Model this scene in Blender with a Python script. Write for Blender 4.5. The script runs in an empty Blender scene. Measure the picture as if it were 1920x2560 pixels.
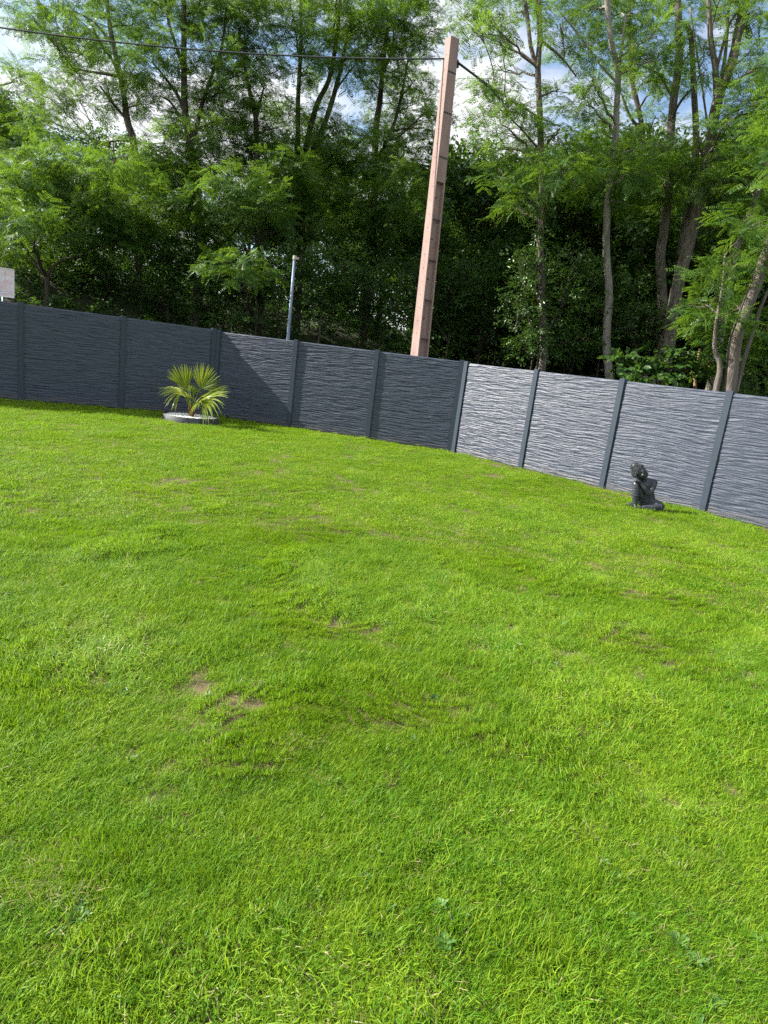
import bpy, bmesh, math
import numpy as np
from mathutils import Matrix, Vector

SC = bpy.context.scene
COL = SC.collection
rng = np.random.default_rng(11)
R = math.radians

# ---------------------------------------------------------------- camera
F, PITCH, ROLL, CAM_H = 1628.18, .2241, .1263, 1.7929      # focal length in photo pixels (1920 x 2560)
_cp, _sp, _cr, _sr = math.cos(PITCH), math.sin(PITCH), math.cos(ROLL), math.sin(ROLL)
FW = np.array([0, _cp, -_sp])
RT = np.array([_cr, _sr * _sp, _sr * _cp])
UP = np.array([-_sr, _cr * _sp, _cr * _cp])
EYE = np.array([0, 0, CAM_H])
cd = bpy.data.cameras.new('camera')
cam = bpy.data.objects.new('camera', cd); COL.objects.link(cam)
cd.sensor_fit = 'VERTICAL'; cd.sensor_height = 24.0; cd.lens = F / 2560 * 24.0
cd.clip_start = .05; cd.clip_end = 6000
cam.matrix_world = Matrix(((RT[0], UP[0], -FW[0], 0), (RT[1], UP[1], -FW[1], 0), (RT[2], UP[2], -FW[2], CAM_H), (0, 0, 0, 1)))
SC.camera = cam

# ---------------------------------------------------------------- sky, sun, exposure
SUN_EL, SUN_T = R(32.5), R(2.5)          # sun low on the left, a little behind the left fence run
sdir = np.array([-math.cos(SUN_T) * math.cos(SUN_EL), math.sin(SUN_T) * math.cos(SUN_EL), math.sin(SUN_EL)])
W = bpy.data.worlds.new('World'); SC.world = W; W.use_nodes = True
nt = W.node_tree; nt.nodes.clear()
def N(t, typ, **kw):
    n = t.nodes.new(typ)
    for k, v in kw.items():
        if hasattr(n, k): setattr(n, k, v)
        else: n.inputs[k].default_value = v
    return n
sky = N(nt, 'ShaderNodeTexSky', sky_type='NISHITA', sun_disc=False, sun_elevation=SUN_EL, sun_rotation=R(-87.5))
geo = N(nt, 'ShaderNodeTexCoord')
sep = N(nt, 'ShaderNodeSeparateXYZ'); nt.links.new(geo.outputs['Generated'], sep.inputs[0])
zz = N(nt, 'ShaderNodeMath', operation='MAXIMUM'); zz.inputs[1].default_value = 0.0; nt.links.new(sep.outputs[2], zz.inputs[0])
za = N(nt, 'ShaderNodeMath', operation='ADD'); za.inputs[1].default_value = .22; nt.links.new(zz.outputs[0], za.inputs[0])
dx = N(nt, 'ShaderNodeMath', operation='DIVIDE'); nt.links.new(sep.outputs[0], dx.inputs[0]); nt.links.new(za.outputs[0], dx.inputs[1])
dy = N(nt, 'ShaderNodeMath', operation='DIVIDE'); nt.links.new(sep.outputs[1], dy.inputs[0]); nt.links.new(za.outputs[0], dy.inputs[1])
cmb = N(nt, 'ShaderNodeCombineXYZ'); nt.links.new(dx.outputs[0], cmb.inputs[0]); nt.links.new(dy.outputs[0], cmb.inputs[1])
cn = N(nt, 'ShaderNodeTexNoise'); cn.inputs['Scale'].default_value = 1.7; cn.inputs['Detail'].default_value = 7; cn.inputs['Roughness'].default_value = .55
cmb.inputs[2].default_value = 3.1
nt.links.new(cmb.outputs[0], cn.inputs['Vector'])
cr = N(nt, 'ShaderNodeValToRGB'); cr.color_ramp.elements[0].position = .42; cr.color_ramp.elements[1].position = .53
nt.links.new(cn.outputs['Fac'], cr.inputs[0])
mx = N(nt, 'ShaderNodeMix', data_type='RGBA'); nt.links.new(cr.outputs[0], mx.inputs['Factor'])
sb_ = N(nt, 'ShaderNodeVectorMath', operation='SCALE'); sb_.inputs['Scale'].default_value = 1.6; nt.links.new(sky.outputs[0], sb_.inputs[0])
nt.links.new(sb_.outputs[0], mx.inputs[6]); mx.inputs[7].default_value = (7.4, 7.5, 7.7, 1)
bg = N(nt, 'ShaderNodeBackground'); bg.inputs['Strength'].default_value = .066
nt.links.new(mx.outputs[2], bg.inputs[0])
wo = N(nt, 'ShaderNodeOutputWorld'); nt.links.new(bg.outputs[0], wo.inputs[0])

sl = bpy.data.lights.new('sun', 'SUN'); sl.energy = 5.0; sl.angle = R(.53); sl.color = (1.0, .95, .86)
so = bpy.data.objects.new('sun', sl); COL.objects.link(so)
so.rotation_euler = Vector(sdir).to_track_quat('Z', 'Y').to_euler(); so.location = (-20, 5, 20)
SC.view_settings.view_transform = 'Standard'; SC.view_settings.look = 'None'
SC.view_settings.exposure = 1.2; SC.view_settings.gamma = 1
SC.render.engine = 'CYCLES'
SC.cycles.max_bounces = 6; SC.cycles.diffuse_bounces = 3; SC.cycles.glossy_bounces = 2; SC.cycles.transmission_bounces = 4
SC.cycles.use_adaptive_sampling = True; SC.cycles.adaptive_threshold = .02
SC.cycles.use_denoising = False; SC.cycles.sample_clamp_indirect = 3
SC.cycles.caustics_reflective = False; SC.cycles.caustics_refractive = False

# ---------------------------------------------------------------- helpers
def ray(x, y): return FW + RT * (x - 960) / F + UP * (1280 - y) / F
def atY(x, y, Y):
    d = ray(x, y); return EYE + d * Y / d[1]
def ground(x, y, z=0.):
    d = ray(x, y); return EYE + d * (z - CAM_H) / d[2]

_tab = np.random.default_rng(5).random((256, 256))
def vnoise(x, y):
    x = np.asarray(x, float); y = np.asarray(y, float)
    xi = np.floor(x).astype(int); yi = np.floor(y).astype(int); fx = x - xi; fy = y - yi
    fx = fx * fx * (3 - 2 * fx); fy = fy * fy * (3 - 2 * fy)
    a = _tab[xi & 255, yi & 255]; b = _tab[(xi + 1) & 255, yi & 255]; c = _tab[xi & 255, (yi + 1) & 255]; d = _tab[(xi + 1) & 255, (yi + 1) & 255]
    return (a * (1 - fx) + b * fx) * (1 - fy) + (c * (1 - fx) + d * fx) * fy
def fbm(x, y, o=4):
    s = 0; a = .5
    for i in range(o):
        s = s + a * vnoise(np.asarray(x) * 2 ** i + 17 * i, np.asarray(y) * 2 ** i + 31 * i); a *= .5
    return s
def sstep(a, b, x):
    t = np.clip((np.asarray(x, float) - a) / (b - a), 0, 1); return t * t * (3 - 2 * t)

def link(name, data, parent=None):
    o = bpy.data.objects.new(name, data); COL.objects.link(o)
    if parent is not None: o.parent = parent
    return o
def tag(o, label=None, cat=None, group=None, kind=None):
    for k, v in (('label', label), ('category', cat), ('group', group), ('kind', kind)):
        if v: o[k] = v
    return o
def empty(name, loc, label, cat, group=None, rz=0):
    o = link(name, None); o.location = loc; o.rotation_euler = (0, 0, rz); o.empty_display_size = .2
    return tag(o, label, cat, group)

class MB:                                       # collects geometry for ONE mesh
    def __init__(s): s.v = []; s.f = []; s.m = []
    def add(s, v, f, m=0):
        o = len(s.v); s.v += [tuple(p) for p in v]; s.f += [tuple(i + o for i in q) for q in f]; s.m += [m] * len(f)
    def box(s, c, h, rz=0, m=0):
        c = np.array(c, float); cs, sn = math.cos(rz), math.sin(rz); v = []
        for z in (-1, 1):
            for x, y in ((-1, -1), (1, -1), (1, 1), (-1, 1)):
                lx, ly = x * h[0], y * h[1]; v.append((c[0] + lx * cs - ly * sn, c[1] + lx * sn + ly * cs, c[2] + z * h[2]))
        s.add(v, [(3, 2, 1, 0), (4, 5, 6, 7), (0, 1, 5, 4), (1, 2, 6, 5), (2, 3, 7, 6), (3, 0, 4, 7)], m)
    def tube(s, pts, rad, n=8, cap=True, m=0, wob=0):
        pts = np.asarray(pts, float); k = len(pts); rad = np.broadcast_to(np.asarray(rad, float), (k,))
        t = np.gradient(pts, axis=0); t /= np.linalg.norm(t, axis=1)[:, None] + 1e-9
        ref = np.array([0, 0, 1.]) if abs(t[0][2]) < .9 else np.array([1., 0, 0])
        a = np.cross(t[0], ref); a /= np.linalg.norm(a); v = []
        for i in range(k):
            a = a - t[i] * (a @ t[i]); a /= np.linalg.norm(a) + 1e-9; b = np.cross(t[i], a)
            for j in range(n):
                th = 2 * math.pi * j / n; q = rad[i] * (1 + (rng.normal() * wob if wob else 0))
                v.append(pts[i] + q * (math.cos(th) * a + math.sin(th) * b))
        f = [(i * n + j, i * n + (j + 1) % n, (i + 1) * n + (j + 1) % n, (i + 1) * n + j) for i in range(k - 1) for j in range(n)]
        if cap: f += [tuple(range(n - 1, -1, -1)), tuple((k - 1) * n + j for j in range(n))]
        s.add(v, f, m)
    def mesh(s, name, mats, smooth=False):
        me = bpy.data.meshes.new(name); me.from_pydata(s.v, [], s.f)
        for m in (mats if isinstance(mats, (list, tuple)) else [mats]): me.materials.append(m)
        me.polygons.foreach_set('material_index', s.m)
        if smooth: me.polygons.foreach_set('use_smooth', [True] * len(me.polygons))
        me.update(); return me
    def build(s, name, mats, parent=None, smooth=False): return link(name, s.mesh(name, mats, smooth), parent)

def np_mesh(name, V, quads, mat, smooth=True):
    V = np.asarray(V, np.float32); Q = np.asarray(quads, np.int32)
    me = bpy.data.meshes.new(name); k = Q.shape[1]
    me.vertices.add(len(V)); me.vertices.foreach_set('co', V.ravel())
    me.loops.add(Q.size); me.loops.foreach_set('vertex_index', Q.ravel())
    me.polygons.add(len(Q)); me.polygons.foreach_set('loop_start', np.arange(0, Q.size, k, dtype=np.int32))
    me.polygons.foreach_set('loop_total', np.full(len(Q), k, np.int32))
    if smooth: me.polygons.foreach_set('use_smooth', np.ones(len(Q), bool))
    me.update(calc_edges=True)
    if mat: me.materials.append(mat)
    return me
def grid_quads(nu, nv):
    i = np.arange(nu - 1)[:, None] * nv + np.arange(nv - 1)[None]
    return np.stack([i, i + nv, i + nv + 1, i + 1], -1).reshape(-1, 4)

# ---------------------------------------------------------------- materials
def mat(name):
    m = bpy.data.materials.new(name); m.use_nodes = True; t = m.node_tree
    b = t.nodes['Principled BSDF']; return m, t, b
def lk(t, a, b): t.links.new(a, b)
def noise(t, scale, detail=4, rough=.55, coord='Object', stretch=None):
    tc = N(t, 'ShaderNodeTexCoord') if coord != 'World' else N(t, 'ShaderNodeNewGeometry')
    out = tc.outputs['Position' if coord == 'World' else coord]
    if stretch:
        mp = N(t, 'ShaderNodeMapping'); mp.inputs['Scale'].default_value = stretch; lk(t, out, mp.inputs[0]); out = mp.outputs[0]
    n = N(t, 'ShaderNodeTexNoise'); n.inputs['Scale'].default_value = scale; n.inputs['Detail'].default_value = detail; n.inputs['Roughness'].default_value = rough
    lk(t, out, n.inputs['Vector']); return n
def ramp(t, fac, stops):
    r = N(t, 'ShaderNodeValToRGB'); e = r.color_ramp.elements
    while len(e) < len(stops): e.new(.5)
    for i, (p, c) in enumerate(stops): e[i].position = p; e[i].color = (*c, 1)
    lk(t, fac, r.inputs[0]); return r
def bump(t, b, height, strength, dist=.01):
    n = N(t, 'ShaderNodeBump'); n.inputs['Strength'].default_value = strength; n.inputs['Distance'].default_value = dist
    lk(t, height, n.inputs['Height']); lk(t, n.outputs[0], b.inputs['Normal']); return n
def simple(name, c1, c2, scale, rough=.6, bmp=0, dist=.005, spec=.5, stretch=None, lo=.35, hi=.65, coord='Object', metal=0):
    m, t, b = mat(name); n = noise(t, scale, 6, .6, coord, stretch)
    r = ramp(t, n.outputs['Fac'], [(lo, c1), (hi, c2)]); lk(t, r.outputs[0], b.inputs['Base Color'])
    b.inputs['Roughness'].default_value = rough; b.inputs['Specular IOR Level'].default_value = spec; b.inputs['Metallic'].default_value = metal
    if bmp: bump(t, b, n.outputs['Fac'], bmp, dist)
    return m

def leaf_mat(name, dark, light, trans, tf=.4, rough=.45, spec=.35, wscale=.6, attr=None):
    """leaf: glossy-coated diffuse front mixed with translucency; colour varies per twig and in drifts through the crown"""
    m, t, b = mat(name); out = t.nodes['Material Output']
    n = noise(t, wscale, 3, .6, 'World'); oi = N(t, 'ShaderNodeObjectInfo')
    add = N(t, 'ShaderNodeMath', operation='MULTIPLY_ADD'); lk(t, oi.outputs['Random'], add.inputs[0]); add.inputs[1].default_value = .45
    sub = N(t, 'ShaderNodeMath', operation='SUBTRACT'); lk(t, n.outputs['Fac'], sub.inputs[0]); sub.inputs[1].default_value = .22; nn_ = noise(t, wscale * 5, 2, .5, 'World'); sm_ = N(t, 'ShaderNodeMath', operation='MULTIPLY_ADD'); lk(t, nn_.outputs['Fac'], sm_.inputs[0]); sm_.inputs[1].default_value = .7; sm_.inputs[2].default_value = -.35; sa_ = N(t, 'ShaderNodeMath', operation='ADD'); lk(t, sm_.outputs[0], sa_.inputs[0]); lk(t, n.outputs['Fac'], sa_.inputs[1]); lk(t, sa_.outputs[0], sub.inputs[0])
    lk(t, sub.outputs[0], add.inputs[2]); fac = add.outputs[0]
    if attr:
        at = N(t, 'ShaderNodeAttribute', attribute_name=attr); a2 = N(t, 'ShaderNodeMath', operation='MULTIPLY_ADD')
        lk(t, at.outputs['Fac'], a2.inputs[0]); a2.inputs[1].default_value = .8; lk(t, fac, a2.inputs[2])
        a3 = N(t, 'ShaderNodeMath', operation='SUBTRACT'); lk(t, a2.outputs[0], a3.inputs[0]); a3.inputs[1].default_value = .4; fac = a3.outputs[0]
    r = ramp(t, fac, [(.25, dark), (.75, light)]); lk(t, r.outputs[0], b.inputs['Base Color'])
    b.inputs['Roughness'].default_value = rough; b.inputs['Specular IOR Level'].default_value = spec
    tr = N(t, 'ShaderNodeBsdfTranslucent'); mul = N(t, 'ShaderNodeMix', data_type='RGBA'); mul.inputs['Factor'].default_value = .65
    lk(t, r.outputs[0], mul.inputs[6]); mul.inputs[7].default_value = (*trans, 1); lk(t, mul.outputs[2], tr.inputs[0])
    ms = N(t, 'ShaderNodeMixShader'); ms.inputs[0].default_value = tf
    lk(t, b.outputs[0], ms.inputs[1]); lk(t, tr.outputs[0], ms.inputs[2]); lk(t, ms.outputs[0], out.inputs[0]); return m

M = {}
M['locust'] = leaf_mat('locust_leaf', (.04, .108, .026), (.10, .195, .03), (.25, .42, .022), .46)
M['broad'] = leaf_mat('broad_leaf', (.03, .075, .018), (.06, .13, .025), (.13, .26, .02), .35)
M['ivy'] = leaf_mat('ivy_leaf', (.028, .07, .015), (.07, .14, .03), (.15, .28, .02), .25, .3, .5)
M['grass'] = leaf_mat('grass_blade', (.095, .235, .010), (.26, .385, .020), (.32, .52, .012), .40, .5, .22, .9, 'tint')
M['straw'] = leaf_mat('straw_blade', (.28, .26, .10), (.45, .40, .20), (.4, .38, .16), .3)
M['weed'] = leaf_mat('weed_leaf', (.07, .17, .03), (.12, .24, .06), (.2, .36, .04), .3, .45, .4)
M['palm'] = leaf_mat('palm_frond', (.15, .23, .025), (.34, .39, .045), (.40, .48, .03), .38, .35, .5, 6)
M['bark'] = simple('bark', (.085, .07, .058), (.23, .20, .175), 5, .9, .9, .03, .2, (3, 3, .5))
M['bark_dark'] = simple('bark_dark', (.045, .036, .028), (.12, .10, .085), 5, .9, .9, .03, .2, (3, 3, .5))
M['bark_pale'] = simple('bark_pale', (.17, .15, .135), (.36, .33, .30), 6, .9, .9, .03, .2, (3, 3, .35))
M['bark_warm'] = simple('bark_warm', (.25, .15, .08), (.42, .28, .16), 7, .9, .8, .02, .2, (3, 3, .6))
M['post'] = simple('anthracite_post', (.030, .043, .064), (.046, .062, .088), 30, .55, .25, .003, .3)
M['metal'] = simple('galvanised', (.15, .20, .27), (.22, .28, .36), 9, .5, .1, .002, .5, (1, 1, .3), metal=.4)
M['dark_iron'] = simple('dark_iron', (.03, .025, .025), (.06, .05, .05), 30, .6)
M['edging'] = simple('planter_metal', (.045, .05, .055), (.08, .085, .09), 12, .6, .1, .002, .3)
M['pebble'] = simple('white_pebble', (.78, .78, .77), (.92, .92, .91), 40, .6)
M['wire'] = simple('black_cable', (.012, .012, .014), (.03, .03, .033), 8, .5)
M['wire_steel'] = simple('grey_cable', (.035, .037, .042), (.07, .073, .08), 8, .5)
M['palm_trunk'] = simple('palm_trunk', (.10, .05, .025), (.26, .15, .08), 28, .95, 1, .02, .1, (1, 1, .4))
M['soil'] = simple('soil', (.14, .085, .05), (.30, .20, .13), 9, .95, .8, .02, .1)
M['stone'] = simple('pale_stone', (.35, .32, .29), (.5, .47, .43), 30, .8, .3)

# slate-look concrete: dark stain, semi-gloss, grimier and browner in a splash band at the foot
m, t, b = mat('slate_concrete')
n = noise(t, 3.5, 6, .6, 'Object', (1, 1, 5)); r = ramp(t, n.outputs['Fac'], [(.3, (.026, .037, .064)), (.7, (.052, .066, .102))])
tc = N(t, 'ShaderNodeTexCoord'); sx = N(t, 'ShaderNodeSeparateXYZ'); lk(t, tc.outputs['Object'], sx.inputs[0])
n2 = noise(t, 7, 4); ad = N(t, 'ShaderNodeMath', operation='MULTIPLY_ADD'); lk(t, n2.outputs['Fac'], ad.inputs[0]); ad.inputs[1].default_value = -.22; lk(t, sx.outputs[2], ad.inputs[2])
rr = ramp(t, ad.outputs[0], [(0, (.3, .3, .3)), (.03, (0, 0, 0))]); mxs = N(t, 'ShaderNodeMix', data_type='RGBA'); lk(t, rr.outputs[0], mxs.inputs['Factor'])
lk(t, r.outputs[0], mxs.inputs[6]); mxs.inputs[7].default_value = (.10, .09, .08, 1); lk(t, mxs.outputs[2], b.inputs['Base Color'])
n3 = noise(t, 22, 5, .65, 'Object', (.16, .16, 3.2)); bump(t, b, n3.outputs['Fac'], .85, .012)
b.inputs['Roughness'].default_value = .46; b.inputs['Specular IOR Level'].default_value = .5
M['slate'] = m
# pink aggregate concrete of the utility pole
m, t, b = mat('pink_concrete')
n = noise(t, 2.2, 5, .6, 'Object', (2, 2, .6)); n2 = noise(t, 60, 3)
r = ramp(t, n.outputs['Fac'], [(.3, (.29, .195, .175)), (.7, (.40, .285, .257))]); r2 = ramp(t, n2.outputs['Fac'], [(.3, (.75, .75, .75)), (.7, (1, 1, 1))])
ml = N(t, 'ShaderNodeMix', data_type='RGBA', blend_type='MULTIPLY'); ml.inputs['Factor'].default_value = 1
lk(t, r.outputs[0], ml.inputs[6]); lk(t, r2.outputs[0], ml.inputs[7]); lk(t, ml.outputs[2], b.inputs['Base Color']); b.inputs['Roughness'].default_value = .85
bump(t, b, n2.outputs['Fac'], .4, .006); M['pink'] = m
# statue resin
m, t, b = mat('statue_grey'); n = noise(t, 14, 5); r = ramp(t, n.outputs['Fac'], [(.3, (.018, .023, .032)), (.7, (.044, .051, .063))]); lk(t, r.outputs[0], b.inputs['Base Color'])
b.inputs['Roughness'].default_value = .38; n2 = noise(t, 90, 3); bump(t, b, n2.outputs['Fac'], .25, .003); M['statue'] = m
# lawn soil under the blades, with bare earth showing
m, t, b = mat('lawn_soil'); n = noise(t, 9, 6, .6, 'World'); r = ramp(t, n.outputs['Fac'], [(.3, (.06, .05, .025)), (.7, (.21, .14, .08))])
lk(t, r.outputs[0], b.inputs['Base Color']); b.inputs['Roughness'].default_value = .95; bump(t, b, n.outputs['Fac'], .7, .02); M['lawn_soil'] = m
# forest floor
m, t, b = mat('forest_floor'); n = noise(t, 1.6, 7, .65, 'World'); r = ramp(t, n.outputs['Fac'], [(.3, (.02, .03, .01)), (.5, (.035, .05, .016)), (.72, (.07, .055, .03))])
lk(t, r.outputs[0], b.inputs['Base Color']); b.inputs['Roughness'].default_value = .95; bump(t, b, n.outputs['Fac'], .8, .08); M['floor'] = m
# faded sign face
m, t, b = mat('faded_print'); n = noise(t, 7, 5, .6, 'Object', (1, 1, 2)); r = ramp(t, n.outputs['Fac'], [(.38, (.72, .56, .56)), (.62, (.80, .76, .78))])
lk(t, r.outputs[0], b.inputs['Base Color']); b.inputs['Roughness'].default_value = .4; M['sign'] = m
M['sign_edge'] = simple('sign_edge', (.75, .76, .78), (.82, .83, .85), 5, .4)
M['print'] = simple('print_grey', (.45, .38, .42), (.62, .55, .58), 20, .5)

# ---------------------------------------------------------------- terrain and lawn
PA = [(-11.89 , 12.52), (-10.06, 13.41), (-8.23, 14.30), (-6.40, 15.18), (-4.575, 16.06)]
PB = [(-4.455, 16.085), (-2.53, 15.70), (-.605, 15.315), (1.315, 14.93)]
PC = [(1.42, 14.86), (2.723, 13.527), (4.027, 12.193), (5.33, 10.86), (6.633, 9.527), (7.937, 8.193)]
_fx = np.array([-60, PA[0][0], PA[-1][0], PB[-1][0], PC[-1][0], 60.]); _fy = np.array([-12, PA[0][1], 16.07, 14.9, PC[-1][1], -45.])
def yfence(x): return np.interp(x, _fx, _fy)
def lawn_z(x, y): return (fbm(np.asarray(x) * .55 + 40, np.asarray(y) * .55 + 40, 3) - .45) * .05
def terr(x, y):
    d = (np.asarray(y, float) - yfence(x)) * .8
    hb = 3.5 - 2.3 * sstep(-4, 3, x)
    z = sstep(1.5, 9.5, d) * hb + sstep(9, 48, d) * (2.5 + 2.5 * sstep(-2, 4, x)) + sstep(1, 6, d) * (fbm(np.asarray(x) * .3 + 9, np.asarray(y) * .3 + 9) - .45) * .8
    return z - .03
ax = np.unique(np.concatenate([np.linspace(-45, 45, 181), np.sign(np.linspace(-1, 1, 61)) * (45 + 2500 * np.abs(np.linspace(-1, 1, 61)) ** 3)]))
ay = np.unique(np.concatenate([np.linspace(-20, 70, 181), 70 + 2500 * np.linspace(0, 1, 30) ** 3, -20 - 2500 * np.linspace(0, 1, 20) ** 3]))
X, Y = np.meshgrid(ax, ay, indexing='ij')
Z = terr(X, Y) - .05 * (Y < yfence(X))
tag(link('ground', np_mesh('ground', np.stack([X, Y, Z], -1).reshape(-1, 3), grid_quads(len(ax), len(ay)), M['floor'])), kind='structure')
lx = np.linspace(-14, 12, 131); lv = np.linspace(0, 1, 121)
X = np.repeat(lx[:, None], 121, 1); Yt = yfence(lx) + .12; Y = -7 + (Yt[:, None] + 7) * lv[None]
lawn = tag(link('lawn', np_mesh('lawn', np.stack([X, Y, lawn_z(X, Y)], -1).reshape(-1, 3), grid_quads(131, 121), M['lawn_soil'])), kind='structure')

# ---------------------------------------------------------------- instancing of uncountable leaves and blades
_gn = {}
def gn_group(coll):
    if coll.name in _gn: return _gn[coll.name]
    g = bpy.data.node_groups.new('scatter_' + coll.name, 'GeometryNodeTree')
    g.interface.new_socket('Geometry', in_out='INPUT', socket_type='NodeSocketGeometry'); g.interface.new_socket('Geometry', in_out='OUTPUT', socket_type='NodeSocketGeometry')
    gi = g.nodes.new('NodeGroupInput'); go = g.nodes.new('NodeGroupOutput')
    ci = g.nodes.new('GeometryNodeCollectionInfo'); ci.inputs['Collection'].default_value = coll; ci.inputs['Separate Children'].default_value = True; ci.inputs['Reset Children'].default_value = True
    ip = g.nodes.new('GeometryNodeInstanceOnPoints'); ip.inputs['Pick Instance'].default_value = True
    def na(nm, ty):
        n = g.nodes.new('GeometryNodeInputNamedAttribute'); n.data_type = ty; n.inputs['Name'].default_value = nm; return n.outputs['Attribute']
    er = g.nodes.new('FunctionNodeEulerToRotation')
    L = g.links.new
    L(na('rot', 'FLOAT_VECTOR'), er.inputs[0]); L(gi.outputs[0], ip.inputs['Points']); L(ci.outputs[0], ip.inputs['Instance'])
    L(na('idx', 'INT'), ip.inputs['Instance Index']); L(er.outputs[0], ip.inputs['Rotation']); L(na('scl', 'FLOAT_VECTOR'), ip.inputs['Scale'])
    L(ip.outputs[0], go.inputs[0]); _gn[coll.name] = g; return g
def scatter_mesh(name, P, rot, scl, idx):
    me = bpy.data.meshes.new(name); P = np.asarray(P, np.float32)
    me.vertices.add(len(P)); me.vertices.foreach_set('co', P.ravel())
    a = me.attributes.new('rot', 'FLOAT_VECTOR', 'POINT'); a.data.foreach_set('vector', np.asarray(rot, np.float32).ravel())
    scl = np.asarray(scl, np.float32)
    if scl.ndim == 1: scl = np.repeat(scl[:, None], 3, 1)
    a = me.attributes.new('scl', 'FLOAT_VECTOR', 'POINT'); a.data.foreach_set('vector', scl.ravel())
    a = me.attributes.new('idx', 'INT', 'POINT'); a.data.foreach_set('value', np.asarray(idx, np.int32))
    me.update(); return me
def scatter(name, coll, P, rot, scl, idx, parent=None):
    o = link(name, scatter_mesh(name, P, rot, scl, idx), parent)
    md = o.modifiers.new('scatter', 'NODES'); md.node_group = gn_group(coll); o['kind'] = 'stuff'; return o
def proto_coll(name, meshes):
    c = bpy.data.collections.new(name)
    for i, me in enumerate(meshes): c.objects.link(bpy.data.objects.new('%s_%02d' % (name, i), me))
    return c

def leaf_quads(base, ax, side, up, L, Wd, fold):
    """many diamond leaflets at once: base, axis, side (n,3)"""
    m1 = base + ax * (L * .45)[:, None]
    v = np.stack([base, m1 - side * (Wd / 2)[:, None] + up * (fold * Wd)[:, None], base + ax * L[:, None], m1 + side * (Wd / 2)[:, None] + up * (fold * Wd)[:, None]], 1)
    return v.reshape(-1, 3), np.arange(len(base) * 4).reshape(-1, 4)
def unit(a): return a / (np.linalg.norm(a, axis=-1, keepdims=True) + 1e-9)
def locust_sprig(seed):
    g = np.random.default_rng(seed); Vs = []; Q = []; o = 0
    nl = 9
    for i in range(nl):
        s = .05 + .42 * i / nl; az = (1 if i % 2 else -1) * g.uniform(.6, 1.15); L = g.uniform(.17, .26)
        droop = g.uniform(.15, .7); d0 = np.array([math.cos(az), math.sin(az), g.uniform(-.1, .3)]); d0 /= np.linalg.norm(d0)
        k = 7; u = np.linspace(.12, 1, k)
        P = np.array([s, 0, -.12 * s * s])[None] + d0[None] * (L * u)[:, None] + np.array([0, 0, -1])[None] * (droop * L * u ** 2 * .6)[:, None]
        tg = unit(np.gradient(P, axis=0)); tw = g.uniform(-.5, .5)
        sd = unit(np.cross(tg, np.array([[math.sin(tw) * .6, tw, 1.]]))); up = np.cross(sd, tg)
        for sg in (-1, 1):
            ax_ = unit(sd * sg + tg * .35 - up * g.uniform(.05, .45)); ss = unit(np.cross(up, ax_))
            v, q = leaf_quads(P, ax_, ss, up, g.uniform(.04, .056, k), g.uniform(.02, .026, k), g.uniform(-.1, .2, k))
            Vs.append(v); Q.append(q + o); o += len(v)
        v, q = leaf_quads(P[-1:], tg[-1:], sd[-1:], up[-1:], np.array([.05]), np.array([.024]), np.array([.1])); Vs.append(v); Q.append(q + o); o += len(v)
    return np_mesh('locust_sprig', np.concatenate(Vs), np.concatenate(Q), M['locust'], False)
def broad_sprig(seed, m, size=.075, n=12, length=.4):
    g = np.random.default_rng(seed); base = []; axs = []; sds = []
    for i in range(n):
        s = length * (i + .5) / n; az = g.uniform(-math.pi, math.pi) if i > n - 3 else (1 if i % 2 else -1) * g.uniform(.5, 1.3)
        a = unit(np.array([math.cos(az), math.sin(az), g.uniform(-.55, .35)])); sd = unit(np.cross(a, np.array([g.normal() * .35, g.normal() * .35, 1.])))
        base.append(np.array([s, 0, -.15 * s * s]) + a * .025 + g.normal(0, .02, 3)); axs.append(a); sds.append(sd)
    base, axs, sds = map(np.array, (base, axs, sds)); up = np.cross(sds, axs)
    L = g.uniform(.75, 1.25, n) * size; Wd = L * .68
    v0 = base; m1 = base + axs * (L * .3)[:, None]; m2 = base + axs * (L * .7)[:, None] - up * (L * .06)[:, None]; tip = base + axs * L[:, None] - up * (L * .16)[:, None]
    f = up * (Wd * .15)[:, None]; w = sds * (Wd / 2)[:, None]
    V = np.stack([v0, m1 - w + f, m2 - w * .8 + f, tip, m2 + w * .8 + f, m1 + w + f], 1).reshape(-1, 3)
    Q = np.concatenate([np.arange(n)[:, None] * 6 + np.array([[0, 1, 2, 3]]), np.arange(n)[:, None] * 6 + np.array([[0, 3, 4, 5]])])
    return np_mesh('broad_sprig', V, Q, m, False)
C_LOC = proto_coll('locust_sprig', [locust_sprig(i) for i in range(6)])
C_BRD = proto_coll('broad_sprig', [broad_sprig(20 + i, M['broad']) for i in range(5)])
C_IVY = proto_coll('ivy_sprig', [broad_sprig(40 + i, M['ivy'], .06, 10, .28) for i in range(4)])
C_BIG = proto_coll('big_leaf_sprig', [broad_sprig(60 + i, M['broad'], .15, 9, .45) for i in range(4)])
NPROTO = {'locust_sprig': 6, 'broad_sprig': 5, 'ivy_sprig': 4, 'big_leaf_sprig': 4}

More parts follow.
